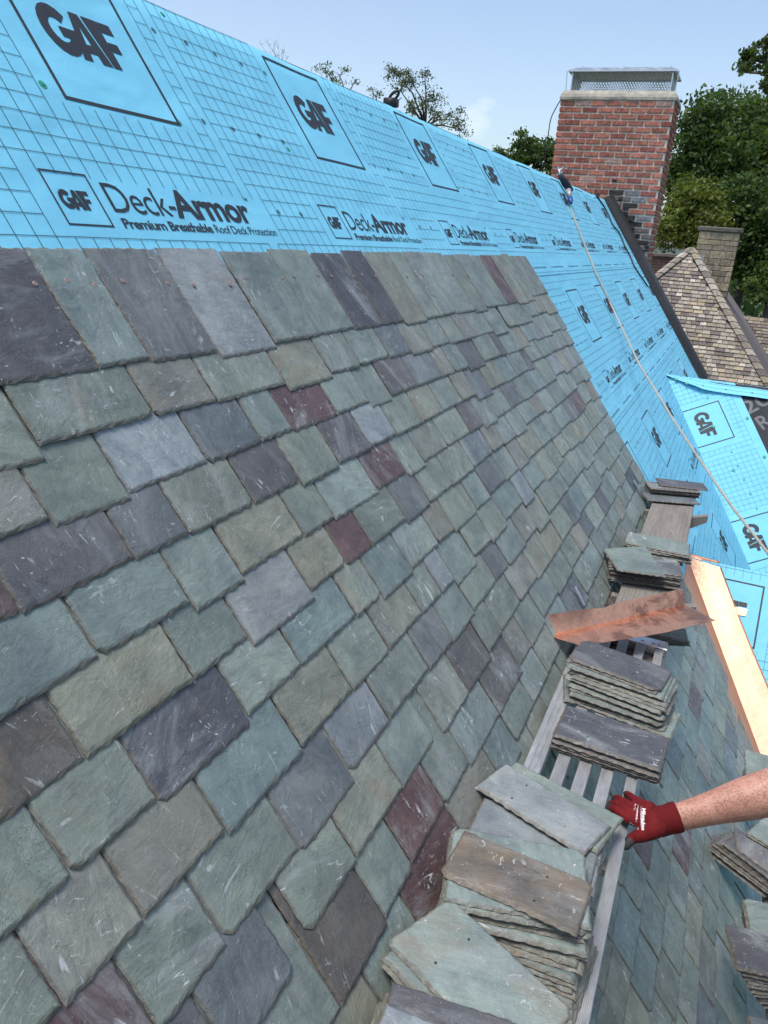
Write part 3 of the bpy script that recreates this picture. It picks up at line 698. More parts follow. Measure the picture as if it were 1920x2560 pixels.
def onB(p, l=0.0): return at_plane(p, RB + nB * l, nB)
def onC(p, l=0.0): return at_plane(p, RC + nC * l, nC)
o1 = onB((1796, 1001.5)); o2 = onB((1836, 1090)); o3 = onB((1700, 1025))
e1 = (o2 - o1) / np.linalg.norm(o2 - o1); e2 = np.cross(nB, e1); 
if np.dot(e2, o3 - o1) < 0: e2 = -e2
def FB(lift):
    def f(a, b, n):
        P = o1 + e1 * a + e2 * b
        return P + nB * (lift + n + wob(a, b, 9) * .8)
    return f
def ab(P): return float(np.dot(P - o1, e1)), float(np.dot(P - o1, e2))
va0 = ab(np.array([Bx, By, Bz])); va1 = ab(valA(uB, vB, KB, 3.2))
dx, dy = va1[0] - va0[0], va1[1] - va0[1]; nn_ = (-dy, dx)
if nn_[0] * (0 - va0[0]) + nn_[1] * (0 - va0[1]) < 0: nn_ = (dy, -dx)
L_ = math.hypot(*nn_)
clv = (nn_[0] / L_, nn_[1] / L_, -(nn_[0] * va0[0] + nn_[1] * va0[1]) / L_)
ra0 = va0; ra1 = ab(np.array([Bx, -4.0, Bz])); dx, dy = ra1[0] - ra0[0], ra1[1] - ra0[1]; rn = (-dy, dx)
if rn[0] * (.2 - ra0[0]) + rn[1] * (.2 - ra0[1]) < 0: rn = (dy, -dx)
L_ = math.hypot(*rn); clr = (rn[0] / L_, rn[1] / L_, -(rn[0] * ra0[0] + rn[1] * ra0[1]) / L_)
bR = .5 * (ab(onB((1853, 994)))[1] + ab(onB((1920, 1137)))[1])
sheet('gable_underlayment', FB(.006), -1.2, 2.6, bR, 1.0, (0, 0), [clv, clr])
# dark self-adhesive membrane beside it, with its lettering
m = MB()
pts = clip_poly(rect(-1.2, -1.6, 2.6, bR + .03), [clr]); m.add([FB(.002)(x, y, 0) for x, y in pts], [tuple(range(len(pts)))], 0)
g1 = onB((1600 + 1400 / 5.184, 880 + 830 / 5.184)); g2 = onB((1600 + 1650 / 5.184, 880 + 700 / 5.184)); h1 = (g2 - g1) / np.linalg.norm(g2 - g1); h2 = np.cross(nB, h1)
if np.dot(h2, onB((1900, 1060)) - onB((1880, 1010))) < 0: h2 = -h2
for s, x0, x1, y0, y1 in (('20', 0.0, .27, -.155, -.01), ('ROOF', .03, .56, .05, .20)):
    for t in text_tris(s, x0, x1, y0, y1, .012): m.add([g1 + h1 * x + h2 * y + nB * .0035 for x, y in t], [tuple(range(len(t)))], 1)
hp(m.build('ice_shield_membrane', [M_IWS, M_IWT]))
# loose strip folded over the far gable's ridge, its end curling
m = MB(); n = 44; rows = 7; vs = []; F = []
y_a = By + .03
def strip_pt(i, j, lift=0.0):
    y = y_a + (YF - y_a) * (i / n) ** 1.35; dd = y_a - y
    w = .015 + .125 * min(1, dd / .42) + .006 * pnoise(Vector((dd * 3, 0, 1))); s = (j / (rows - 1)); e = s * 2 - 1
    l = .012 + .02 * max(0, e) ** 2 * (1 + 1.2 * math.exp(-((dd - .35) / .12) ** 2)) + .003 * pnoise(Vector((dd * 5, s, 3)))
    if e <= 0: P = RB + np.array([-dB[0], 0, dB[2]]) * (-e * .10) + np.array([-nB[0], 0, nB[2]]) * (l + lift)
    else: P = RB + dB * e * w + nB * (l + lift)
    if abs(e) < .2: P = P + np.array([0, 0, -.006])
    P = P.copy(); P[1] = y; return P
for i in range(n + 1):
    for j in range(rows): vs.append(strip_pt(i, j))
for i in range(n):
    for j in range(rows - 1): F.append((i * rows + j, (i + 1) * rows + j, (i + 1) * rows + j + 1, i * rows + j + 1))
m.add(vs, F, 0)
for i in range(3, n):                         # its printed lines
    for j0 in (4, 5):
        a, b = strip_pt(i, j0, .0012), strip_pt(i + 1, j0, .0012); m.add([a, b, b + dB * .0022, a + dB * .0022], [(0, 1, 2, 3)], 1)
    if i % 1 == 0:
        a, b = strip_pt(i, 3, .0012), strip_pt(i, 4, .0012); c = np.array([0, .0022, 0]); m.add([a, b, b + c, a + c], [(0, 1, 2, 3)], 1)
for k in range(10):
    i = 8 + k * 3
    if i < n:
        P = strip_pt(i, 5, .002); m.add([P + np.array([0, .009 * math.cos(t * PI / 4), 0]) + dB * .008 * math.sin(t * PI / 4) for t in range(8)], [tuple(range(8))], 1)
hp(m.build('ridge_strip', [M_BLUE, M_INK], smooth=True))
# near gable sheet (logo read the right way up from the ground)
cb_TR = onC((1912.5, 1467.5)) - RC; bTR = float(np.dot(cb_TR, dC)); aTR = -float(onC((1912.5, 1467.5))[1])
def FC(lift):
    return lambda a, b, n: np.array([Cx, -a, Cz]) + dC * b + nC * (lift + n + wob(a, b, 4) * .6)
vc0 = (-Cy, 0.0); P = valA(uC, vC, KC, 3.6); vc1 = (-P[1], float(np.dot(P - RC, dC))); dx, dy = vc1[0] - vc0[0], vc1[1] - vc0[1]
nn_ = (dy, -dx) if dy * (1.0 - vc0[0]) > 0 else (-dy, dx); L_ = math.hypot(*nn_)
clc = (nn_[0] / L_, nn_[1] / L_, -(nn_[0] * vc0[0] + nn_[1] * vc0[1]) / L_)
sheet('gable_underlayment', FC(.004), -Cy - .1, 3.0, .0, 2.0, (aTR - .437, bTR), [clc])
# copper valley, left wing on the main roof, right wing on the near gable
edge_px = [(1802.5, 1419), (1846, 1537), (1878, 1617), (1914, 1702), (1958, 1806)]
ew = [onC(p, .008) for p in edge_px]
lastd = (ew[-1] - ew[-2]) / np.linalg.norm(ew[-1] - ew[-2]); ew.append(ew[-1] + lastd * 1.6)
def valp(v, l=.007): 
    P = valA(uC, vC, KC, v); return P + (NOUT + nC) * l * .6
vs_all = [vC + .004, 1.85, 2.05, 2.26, 2.53, 3.9]
def copper_piece(name, i0, i1, lift, v_extra=0.0, mat=M_COPB):
    m = MB(); N = 10
    for i in range(i0, i1):
        for s in range(N):
            t0, t1 = s / N, (s + 1) / N
            va, vb = vs_all[i] + (vs_all[i + 1] - vs_all[i]) * t0, vs_all[i] + (vs_all[i + 1] - vs_all[i]) * t1
            ea, eb = ew[i] + (ew[i + 1] - ew[i]) * t0, ew[i] + (ew[i + 1] - ew[i]) * t1
            Va, Vb = valp(va) + nC * lift, valp(vb) + nC * lift
            La, Lb = [RA(uC + (v - vC) / KC - .42, v, .004 + lift) for v in (va, vb)]
            q = lambda a, b, f: a + (b - a) * f
            row = lambda V, E, Lf: [Lf, q(Lf, V, .9), V, q(V, E, .3), q(V, E, .65) + nC * .002, q(V, E, .96), E + nC * .006]
            A_, B_ = row(Va, ea, La), row(Vb, eb, Lb)
            for k in range(6): m.add([A_[k], B_[k], B_[k + 1], A_[k + 1]], [(0, 1, 2, 3)], 0)
    o = hp(m.build(name, mat)); me = o.data
    import bmesh
    bm_ = bmesh.new(); bm_.from_mesh(me); bmesh.ops.remove_doubles(bm_, verts=bm_.verts, dist=.0005); bmesh.ops.recalc_face_normals(bm_, faces=bm_.faces)
    bmesh.ops.solidify(bm_, geom=bm_.faces[:], thickness=.0012); bm_.to_mesh(me); bm_.free()
    return o
copper_piece('copper_valley', 0, 4, .004); 
copper_piece('copper_valley', 4, 5, .001)
m = MB()                                       # turned-up end of the copper over the near ridge
tl, tr = atX((1716.5, 1383), Cx + .035), atX((1797, 1404), Cx + .035); bl, br = atX((1722, 1401), Cx - .01), atX((1803, 1419.5), Cx - .01)
m.add([bl, br, tr, tl, bl + (0.004, 0, .001), br + (.004, 0, .001), tr + (.004, 0, .001), tl + (.004, 0, .001)], [(0, 1, 2, 3), (7, 6, 5, 4), (0, 4, 5, 1), (2, 6, 7, 3), (1, 5, 6, 2), (3, 7, 4, 0)])
hp(m.build('copper_end_fold', M_COPD))  # the fold takes the darker, mottled copper colour
m = MB(); P = onC((1838, 1516), .012); ax = np.array([0, -1, 0.]) 
m.add([P, P + ax * .075, P + ax * .07 + dC * .05, P + dC * .055 - ax * .004, P - nC * .003, P + ax * .075 - nC * .003, P + ax * .07 + dC * .05 - nC * .003, P + dC * .055 - nC * .003], [(0, 1, 2, 3), (7, 6, 5, 4), (0, 4, 5, 1), (1, 5, 6, 2), (2, 6, 7, 3), (3, 7, 4, 0)])
hp(m.build('copper_cleat', M_COPB))
# green cap nails
def disc(P, n, r, h, mat, name, extra=None):
    n = np.asarray(n); a = np.array([1, 0, 0.]); a = a - n * np.dot(a, n); a /= np.linalg.norm(a); b = np.cross(n, a); m = MB(); seg = 14; vs = []
    for rr, z in ((r, 0), (r, h * .6), (r * .8, h), (r * .3, h), (r * .22, h * 1.8)):
        for k in range(seg):
            t = 2 * PI * k / seg; vs.append(a * rr * math.cos(t) + b * rr * math.sin(t) + n * z)
    fs = [(i * seg + k, i * seg + (k + 1) % seg, (i + 1) * seg + (k + 1) % seg, (i + 1) * seg + k) for i in range(4) for k in range(seg)] + [tuple(range(4 * seg, 5 * seg))]
    m.add(vs, fs); o = m.build(name, mat); o.location = [float(t) for t in P]; return hp(o)
for p in [(105, 214), (405, 39), (446, 308), (719, 375), (687, 157), (909, 420), c6(688, 43), c6(993, 42), (1020, 395), (1145, 470)]:
    u, v = uvA(p); disc(RA(u * SD, v * SD, .008 + wob(u, v, 1)), NOUT, .0125, .003, M_CAPG, 'cap_nail')
z1 = lambda x, y: (1600 + x / 5.184, 880 + y / 5.184)
for p in [z1(605, 405), z1(1390, 855), z1(958, 968), z1(1612, 1357), z1(1210, 1530), z1(470, 350)]:
    disc(onB(p, .012 if p[1] > 965 else .04), nB, .014, .003, M_CAPG, 'cap_nail')

# black flashing along the rake, and the bare rake board
m = MB(); prof = [(RAKE_U - .06, .008), (RAKE_U - .045, .014), (RAKE_U - .01, .02), (RAKE_U + .02, .085), (RAKE_U + .165, .11), (RAKE_U + .18, .02), (RAKE_U + .18, -.30)]
N = 40; vs = []; 
for i in range(N + 1):
    v = VR + .02 + (1.15 - VR) * i / N * 1.0; wd_ = 1.0 if v < -.35 else max(.35, 1 - (v + .35) * .9)
    for (u, n_) in prof:
        uu = RAKE_U + (u - RAKE_U) * (wd_ if u > RAKE_U else 1); vs.append(RA(uu + .008 * pnoise(Vector((v * 3, u * 9, 0))), v, n_ * (1 if u < RAKE_U + .2 or n_ > 0 else 1) + .006 * pnoise(Vector((v * 5, u * 5, 2)))))
k = len(prof); m.add(vs, [(i * k + j, (i + 1) * k + j, (i + 1) * k + j + 1, i * k + j + 1) for i in range(N) for j in range(k - 1)])
hp(m.build('rake_flashing', M_DARK, smooth=False))
m = MB()
m.add([RA(RAKE_U - .02, VR + .02, .01), RA(RAKE_U + .035, VR + .02, .02), RA(RAKE_U + .035, 2.6, .02), RA(RAKE_U - .02, 2.6, .01), RA(RAKE_U + .035, VR + .02, -.22), RA(RAKE_U + .035, 2.6, -.22)], [(0, 1, 2, 3), (1, 4, 5, 2)])
hp(m.build('rake_board', M_WOOD))

# ---------------------------------------------------------------- brick chimney on the house
CX = 11.52; kx = CX / 11.3
cy0, cy1 = 1.156 * kx, 2.607 * kx; cz = H0 + 1.806 * kx; cd = .72
chim = MB(); chim.box(CX + .012, CX + cd - .012, cy0 + .012, cy1 - .012, 0.0, cz)
mort = chim
bl_, bh_ = .2075, .0765
rngc = random.Random(3)
def brick_col(y, z, side):
    u = rngc.random(); c = np.array([.38, .15, .11]) * rngc.uniform(.75, 1.2)
    if u < .16: c = np.array([.28, .10, .08]) * rngc.uniform(.8, 1.1)
    if u > .95: c = c * .5 + np.array([.46, .38, .34]) * .5
    # the band that the old roof flashing scarred: black tar and grey cement left on the bricks
    vv = (RA(0, 0)[1] - y) / math.cos(SA); zr = RA(0, 0)[2] - vv * math.sin(SA)
    d = z - zr
    if side == 0 and y < RIDGE0[1] - .1 and z < RIDGE0[2] + .05 and d < .62:
        if d < .36: c = np.array([.05, .045, .045]) if rngc.random() < .55 else np.array([.17, .14, .13])
        elif d < .60 and rngc.random() < .7: c = np.array([.22, .22, .235]) * rngc.uniform(.7, 1.2)
    return (*c, 0)
bm_bricks = MB(); row = 0; z = cz - bh_ - .004
while z > H0 - 1.3:
    y = cy1; off = (row % 2) * bl_ * .5; first = True; yy = cy1 - off
    segs = []
    if off: segs.append((cy1 - off + .006, cy1))
    while yy > cy0 + .03:
        segs.append((max(cy0, yy - bl_ + .016), yy)); yy -= bl_
    for a, b in segs:
        j = rngc.uniform(-.002, .004); tz = rngc.uniform(-.0015, .0015)
        bm_bricks.box(CX - j, CX + .05, a + rngc.uniform(0, .003), b - rngc.uniform(0, .003), z + .006 + tz, z + bh_ - .0135 + tz, None, 0, brick_col((a + b) / 2, z, 0), .004)
    x = CX + (0 if row % 2 else .10)
    if x > CX: bm_bricks.box(CX + .052, x - .01, cy0 - .002, cy0 + .05, z + .006, z + bh_ - .0135, None, 0, brick_col(cy0, z, 1), .004)
    else: x = CX + .052
    while x < CX + cd - .02:
        e = min(x + bl_ - .012, CX + cd); bm_bricks.box(x, e, cy0 - rngc.uniform(0, .004), cy0 + .05, z + .006, z + bh_ - .0135, None, 0, brick_col(cy0, z, 1), .004)
        bm_bricks.box(x, e, cy1 - .05, cy1 + .003, z + .006, z + bh_ - .0135, None, 0, brick_col(cy1, z, 1), .004); x += bl_
    z -= bh_; row += 1
tm = MB()                                       # ragged tar left along the old flashing line
rt = random.Random(5)
for i in range(22):
    y = cy0 + rt.uniform(.02, .62); vv = (RA(0, 0)[1] - y) / math.cos(SA); z = RA(0, 0)[2] - vv * math.sin(SA) + .20 + rt.uniform(-.08, .14)
    w, h = rt.uniform(.02, .055), rt.uniform(.012, .032); n = 9
    ring = [(CX - .006, y + w * math.cos(2 * PI * k / n) * rt.uniform(.6, 1.2), z + h * math.sin(2 * PI * k / n) * rt.uniform(.6, 1.2)) for k in range(n)]
    tm.add(ring + [(CX - .009, y, z)] + [(CX + .01, b, c) for _, b, c in ring], [(k, (k + 1) % n, n) for k in range(n)] + [(k, n + 1 + k, n + 1 + (k + 1) % n, (k + 1) % n) for k in range(n)])
base = len(chim.v)
chim.v += bm_bricks.v; chim.f += [tuple(base + i for i in f) for f in bm_bricks.f]; chim.m = [1] * len(chim.m) + [0] * len(bm_bricks.f)
chim.col += bm_bricks.col; chim.uv += bm_bricks.uv; chim.edge += bm_bricks.edge
chim.add(tm.v, tm.f, 2)
chimney = hp(chim.build('chimney', [M_BRICK, M_MORT, M_TAR]))
def cp(o): o.parent = chimney; return o
m = MB(); ct = H0 + 1.913 * kx
vs = []; N = 18
rings = [(-.012, cz - .002), (-.014, cz + .03), (.0, cz + .07), (.028, ct), (.2, ct + .02)]
def ringpts(e, z):
    P = []
    for (xa, ya, xb, yb) in ((CX + e, cy0 + e, CX + e, cy1 - e), (CX + e, cy1 - e, CX + cd - e, cy1 - e), (CX + cd - e, cy1 - e, CX + cd - e, cy0 + e), (CX + cd - e, cy0 + e, CX + e, cy0 + e)):
        for i in range(N):
            t = i / N; x, y = xa + (xb - xa) * t, ya + (yb - ya) * t
            w = pnoise(Vector((x * 4, y * 4, z * 5))) * .012; P.append((x + w, y + w, z + w * .6))
    return P
for e, z in rings: vs += ringpts(e, z)
k = 4 * N; m.add(vs, [(i * k + j, i * k + (j + 1) % k, (i + 1) * k + (j + 1) % k, (i + 1) * k + j) for i in range(len(rings) - 1) for j in range(k)] + [tuple(range((len(rings) - 1) * k, len(rings) * k)), tuple(reversed(range(k)))])
cp(m.build('cement_crown', M_CONC, smooth=False))
# spark guard: mesh cage and folded steel lid
ya, yb = cy0 + .10, cy1 - .10; xa, xb = CX + .08, CX + cd - .06; za, zb = ct, H0 + 2.150 * kx
m = MB(); r = .0034
def diag(o, U, V, w, h, pitch=.036):
    k = int((w + h * .62) / pitch) + 2
    for sgn in (1, -1):
        for i in range(-1, k):
            s = i * pitch; a0, a1 = s - h * .62, s      # a at top and bottom of the face
            t0, t1 = 0.0, 1.0
            if a0 < 0: t0 = max(t0, -a0 / (a1 - a0))
            if a1 > w: t1 = min(t1, (w - a0) / (a1 - a0))
            if t1 - t0 < .03: continue
            p = [(a0 + (a1 - a0) * t, h * t) for t in (t0, t1)]
            if sgn < 0: p = [(w - x, y) for x, y in p]
            m.tube([o + U * p[0][0] + V * p[0][1], o + U * p[1][0] + V * p[1][1]], r, 4, cap=False)
ZV = np.array([0, 0, 1.])
diag(np.array([xa, ya, za]), np.array([0, 1., 0]), ZV, yb - ya, zb - za); diag(np.array([xb, ya, za]), np.array([0, 1., 0]), ZV, yb - ya, zb - za)
diag(np.array([xa, ya, za]), np.array([1., 0, 0]), ZV, xb - xa, zb - za); diag(np.array([xa, yb, za]), np.array([1., 0, 0]), ZV, xb - xa, zb - za)
for x, y in ((xa, ya), (xa, yb), (xb, ya), (xb, yb)): m.box(x - .007, x + .007, y - .007, y + .007, za - .01, zb)
m.box(xa - .008, xa + .02, ya, yb, za - .004, za + .010)
cp(m.build('spark_guard_mesh', M_STEEL))
m = MB(); o_ = .055; h_ = .045; x0, x1, y0, y1 = xa - o_, xb + o_, ya - o_, yb + o_
vs = [(x0, y0, zb - .018), (x1, y0, zb - .018), (x1, y1, zb - .018), (x0, y1, zb - .018), (x0, y0, zb), (x1, y0, zb), (x1, y1, zb), (x0, y1, zb), (x0 + .09, y0 + .09, zb + h_), (x1 - .09, y0 + .09, zb + h_), (x1 - .09, y1 - .09, zb + h_), (x0 + .09, y1 - .09, zb + h_)]
fs = [(0, 1, 5, 4), (1, 2, 6, 5), (2, 3, 7, 6), (3, 0, 4, 7), (4, 5, 9, 8), (5, 6, 10, 9), (6, 7, 11, 10), (7, 4, 8, 11), (8, 9, 10, 11)]
m.add(vs, fs); vs2 = [(a, b, c - .004) for a, b, c in vs[4:8]]; m.add(vs2, [(3, 2, 1, 0)])
cp(m.build('steel_lid', M_STEEL))
for y in (ya + .05, (ya + yb) / 2, yb - .1): 
    m = MB(); m.tube([(xa + .1, y, zb + h_ - .02), (xa + .1, y, zb + h_ + .025)], .008, 8); cp(m.build('lid_bolt', M_STEEL))
for y in (ya - .055, yb + .055):
    m = MB(); m.tube([(xa - .02, y, ct - .06), (xa - .03, y + (.02 if y > yb else -.02), zb - .01)], .006, 6); cp(m.build('lid_stay', M_STEEL))
# cable running down the far corner, cord along the rake, ridge anchor
def c2(x, y): return (960 + x / 1.728, y / 1.728)
def wire(name, pts, rad, mat, label, cat, par=None):
    out = []
    P = [np.asarray(p, float) for p in pts]
    for i in range(len(P) - 1):
        p0 = P[max(0, i - 1)]; p1 = P[i]; p2 = P[i + 1]; p3 = P[min(len(P) - 1, i + 2)]
        for s in range(5):
            t = s / 5; out.append(.5 * ((2 * p1) + (-p0 + p2) * t + (2 * p0 - 5 * p1 + 4 * p2 - p3) * t * t + (-p0 + 3 * p1 - 3 * p2 + p3) * t ** 3))
    out.append(P[-1]); m = MB(); m.tube(out, rad, 8)
    return tag(m.build(name, mat, smooth=True), label, cat)
cab = [atX(c2(x, y), CX + .1) for x, y in ((765, 428), (745, 462), (722, 510), (711, 570), (702, 640), (694, 700), (700, 745))]
wire('cable', cab, .007, M_BLACKM, 'thin black cable hanging down beside the left corner of the brick chimney', 'cable')
z6 = lambda x, y: (1350 + x / 4.1475, 380 + y / 4.1475)
pr = []
for x, y in ((600, 462), (562, 448), (600, 510), (645, 575), (690, 660), (738, 770), (790, 830), (830, 905), (862, 985), (925, 1110), (960, 1195), (1010, 1275), (1100, 1405)):
    u, v = uvA(z6(x, y)); pr.append(RA(u, v, .024))
wire('cord', pr, .009, M_BLACKM, 'black cord lying over the blue sheet along the dark sloping edge by the chimney', 'cord')
u0a, _ = uvA((982, 262)); P = RA(u0a, VR, .0)
m = MB(); ringp = []
A_ = atX((976, 252), P[0]); B_ = atX((990, 228), P[0])
for k in range(25):
    t = 2 * PI * k / 24; q = (985 + 15 * math.cos(t) * .72 + 7 * math.sin(t) * .70, 240 - 16 * math.cos(t) * .70 + 7 * math.sin(t) * .72); ringp.append(atX(q, P[0] + .01 * math.sin(t)))
m.tube(ringp, .0075, 8); bA = atX((977, 252), P[0]); m.box(bA[0] - .03, bA[0] + .03, bA[1] - .035, bA[1] + .03, bA[2] - .03, bA[2] + .012, bev=.005)
an = m.build('roof_anchor', M_BLACKM, smooth=True); tag(an, 'black ring anchor standing on the blue covered ridge in front of the loose leaved tree', 'roof anchor')

# ---------------------------------------------------------------- planks and their brackets
ZP = H0 - 1.394; ZW = ZP - .036; ZP2 = H0 - 2.33
walk = empty('walkboard', 'slatted aluminium walkboard carrying slate stacks, near end of the two planks', 'walkboard', (1.8, .12, ZP))
def kid(o, par):
    bpy.context.view_layer.update()
    o.parent = par; o.matrix_parent_inverse = Matrix.Translation(-par.location); return o
for (y0, y1) in ((.226, .277), (.160, .197), (.099, .135), (.037, .072), (-.029, .002)):
    m = MB(); w = y1 - y0; n = 7 if w < .045 else 3
    # ribbed top: a profile swept along the board
    prof = [(y0, -.034), (y0, -.003)]
    for i in range(n):
        a = y0 + .002 + (w - .004) * i / n; b = y0 + .002 + (w - .004) * (i + 1) / n
        prof += [(a + .0002, 0), (b - .0014, 0), (b - .0010, -.0016), (b - .0002, -.0016)]
    prof += [(y1, -.003), (y1, -.034)]
    vs = [(x, y, ZP + z) for x in (.55, 2.80) for y, z in prof]; k = len(prof)
    m.add(vs, [(j, k + j, k + (j + 1) % k, (j + 1) % k) for j in range(k)] + [tuple(range(k)), tuple(reversed(range(k, 2 * k)))])
    kid(m.build('rail', M_ALU), walk)
for x in (.9, 1.62, 2.35):
    m = MB(); m.box(x - .02, x + .02, -.02, .27, ZP - .055, ZP - .030, bev=.003); kid(m.build('crosspiece', M_ALU), walk)
m = MB(); m.box(2.78, 2.845, -.04, .285, ZP - .034, ZP + .002, bev=.003); ep = kid(m.build('end_plate', M_STEEL), walk)
for y in (-.012, .010, .05, .11, .17, .25):
    m = MB(); m.tube([(2.81, y, ZP + .001), (2.81, y, ZP + .005)], .008, 10); o = m.build('rivet', M_STEEL); o.parent = ep
m = MB(); N = 60; vs = []
for i in range(N + 1):
    x = 2.60 + (5.32 - 2.60) * i / N; e = .002 * pnoise(Vector((x * 6, 1, 1))) + .0015 * pnoise(Vector((x * 23, 1, 1)))
    for (y, z) in ((-.036 + e, ZW - .043), (-.038 + e, ZW - .003), (-.034 + e, ZW), (.08, ZW - .001), (.196 + e, ZW), (.2 + e, ZW - .003), (.198 + e, ZW - .043)): vs.append((x, y, z))
m.add(vs, [(i * 7 + j, (i + 1) * 7 + j, (i + 1) * 7 + (j + 1) % 7, i * 7 + (j + 1) % 7) for i in range(N) for j in range(7)] + [tuple(range(7)), tuple(reversed(range(N * 7, N * 7 + 7)))])
tag(m.build('wooden_plank', M_WOOD), 'weathered grey wooden plank beyond the aluminium walkboard, slates lying on it', 'plank')
m = MB(); m.box(1.2, 3.1, -.80, -.585, ZP2 - .045, ZP2, bev=.004)
tag(m.build('wooden_plank', M_WOOD), 'lower plank down the roof at the right, almost hidden under slate stacks', 'plank')
def bracket(x, label, px_a, px_b):
    b = empty('roof_bracket', label, 'bracket', (x, .2, ZW - .1), 'brackets holding the planks on the roof')
    m = MB(); y0, y1 = .235, -.125
    vs = []
    for yy, zt, zb in ((y0, ZW - .045, ZW - .11), (0.0, ZW - .045, ZW - .13), (y1, ZW - .005, ZW - .045)):
        vs += [(x - .022, yy, zb), (x + .022, yy, zb), (x + .022, yy, zt), (x - .022, yy, zt)]
    m.add(vs, [(0, 1, 2, 3), (11, 10, 9, 8)] + [(k * 4 + j, k * 4 + 4 + j, k * 4 + 4 + (j + 1) % 4, k * 4 + (j + 1) % 4) for k in range(2) for j in range(4)])
    kid(m.build('arm', M_WOOD), b)
    ua, va = uvA(px_a); ub, vb = uvA(px_b); m = MB()
    d = np.array([ub - ua, vb - va]); L = np.linalg.norm(d); d /= L; pr = np.array([-d[1], d[0]]) * .011
    P = lambda t, s, n: RA(ua + d[0] * t + pr[0] * s, va + d[1] * t + pr[1] * s, n)
    vs = [P(t, s, n) for t, nb in ((0, .037), (L, .038)) for s, n in ((-1, nb), (1, nb), (1, nb + .003), (-1, nb + .003))]
    m.add(vs, [(0, 1, 2, 3), (7, 6, 5, 4), (0, 4, 5, 1), (1, 5, 6, 2), (2, 6, 7, 3), (3, 7, 4, 0)])
    kid(m.build('strap', M_STEEL), b)
c4 = lambda x, y: (1300 + x / 2.676, 900 + y / 2.676)
c5 = lambda x, y: (1300 + x / 2.676, 1400 + y / 2.676)
cb = lambda x, y: (900 + x / 2.5136, 1850 + y / 2.5136)
bracket(4.72, 'roof bracket at the far end of the wooden plank with its block sticking out right', c4(720, 822), c4(800, 950))
bracket(3.36, 'roof bracket under the wooden plank beside the purple slate stack and copper', c5(312, 200), c5(372, 325))
#bracket(2.10, 'roof bracket hidden under the walkboard below the purple stack by the glove', c5(95, 540), c5(250, 740))

# ---------------------------------------------------------------- loose slates, every one its own object
ORD = ['topmost', 'second', 'third', 'fourth', 'fifth', 'sixth', 'seventh', 'eighth', 'ninth', 'tenth', 'eleventh', 'twelfth', 'thirteenth', 'fourteenth', 'fifteenth', 'sixteenth', 'seventeenth']
CN = dict(G='grey green', B='blue green', T='tan green', R='brownish', M='mauve grey', K='dark purple', D='dark grey', L='pale grey', P='plum', S='brown')
srng = random.Random(21)
def loose(quad, z, t, code, label, group, holes=True, tiltx=0.0, tilty=0.0, seg=.008, round_c=None, rust=None):
    c = sum(np.array(q, float) for q in quad) / 4
    q = [np.array(p, float) - c for p in quad]
    # butt (chipped) edge must be an outer long edge; orient counter-clockwise
    area = sum(q[i][0] * q[(i + 1) % 4][1] - q[(i + 1) % 4][0] * q[i][1] for i in range(4))
    if area < 0: q = [q[1], q[0], q[3], q[2]]
    mb = MB(); T = lambda x, y, zz: (x, y, zz + x * tiltx + y * tilty)
    hs = []
    if holes:
        a = (q[0] + q[3]) / 2; d = (q[1] + q[2]) / 2 - a; f = srng.choice((.3, .68)); w = (q[3] - q[0])
        for s in (.24, -.24): hs.append(tuple(a + d * f + w * s + np.array([srng.uniform(-.004, .004), srng.uniform(-.004, .004)])))
    tn = tint_of(code, srng)
    if rust is not None: tn = (*tn[:3], rust)
    slate(mb, q, T, t, tn, srng, seg, 1.15, hs, round_c)
    o = mb.build('loose_slate', [M_SLATE, M_DARK]); o.location = (float(c[0]), float(c[1]), float(z))
    return tag(o, label, 'slate', group)
def edge_quad(pa, pb, h, L, W, z0=None):
    z0 = ZP if z0 is None else z0
    A_, B_ = atZ(pa, z0 + h), atZ(pb, z0 + h); d = (B_ - A_)[:2]; d /= np.linalg.norm(d); w = np.array([d[1], -d[0]])
    if w[0] > 0: w = -w                          # width runs back towards the camera
    a = A_[:2]; return [a + w * W, a + w * W + d * L, a + d * L, a]
def stack(place, tops, n, z0, fan=0.0, drift=(0, 0), codes='GGBTG', jit=.006, jrot=.03, Lj=.012, group=None, t0=.0078, seg=.009):
    """tops: list of (quad, height of its top face above z0, code, label, opts) from top down; then n more are laid under them"""
    group = group or 'loose slates in the ' + place
    used = 0
    for quad, h, code, lab, opt in tops:
        loose(quad, z0 + h - .0075, .0075, code, lab, group, **opt); used += 1
    q0 = [np.array(p) for p in tops[-1][0]]; hz = tops[-1][1] - .0075
    c = sum(q0) / 4; ex = q0[1] - q0[0]; ey = q0[3] - q0[0]; L = np.linalg.norm(ex); W = np.linalg.norm(ey); ang = math.atan2(ex[1], ex[0]); sgn = 1 if ex[0] * ey[1] - ex[1] * ey[0] > 0 else -1
    t = min(t0, hz / max(1, n)); 
    for i in range(n):
        a = ang + fan * (i + 1) + srng.uniform(-jrot, jrot); cc = c + np.array(drift) * (i + 1) + np.array([srng.uniform(-jit, jit), srng.uniform(-jit, jit)])
        l = (L if L < .33 else .30) + srng.uniform(-Lj, Lj); w = min(W, .19) + srng.uniform(-Lj, Lj)
        dx = np.array([math.cos(a), math.sin(a)]) * l / 2; dy = np.array([-math.sin(a), math.cos(a)]) * w / 2 * sgn
        z = hz - t * (i + 1)
        code = codes[i % len(codes)]
        loose([cc - dx - dy, cc + dx - dy, cc + dx + dy, cc - dx + dy], z0 + z, t * .93, code, f'{CN[code]} slate, {ORD[i + used]} down in the {place}', group, holes=False, seg=seg)
A1 = edge_quad(cb(570, 978), cb(1340, 1690), .112, .318, .178)
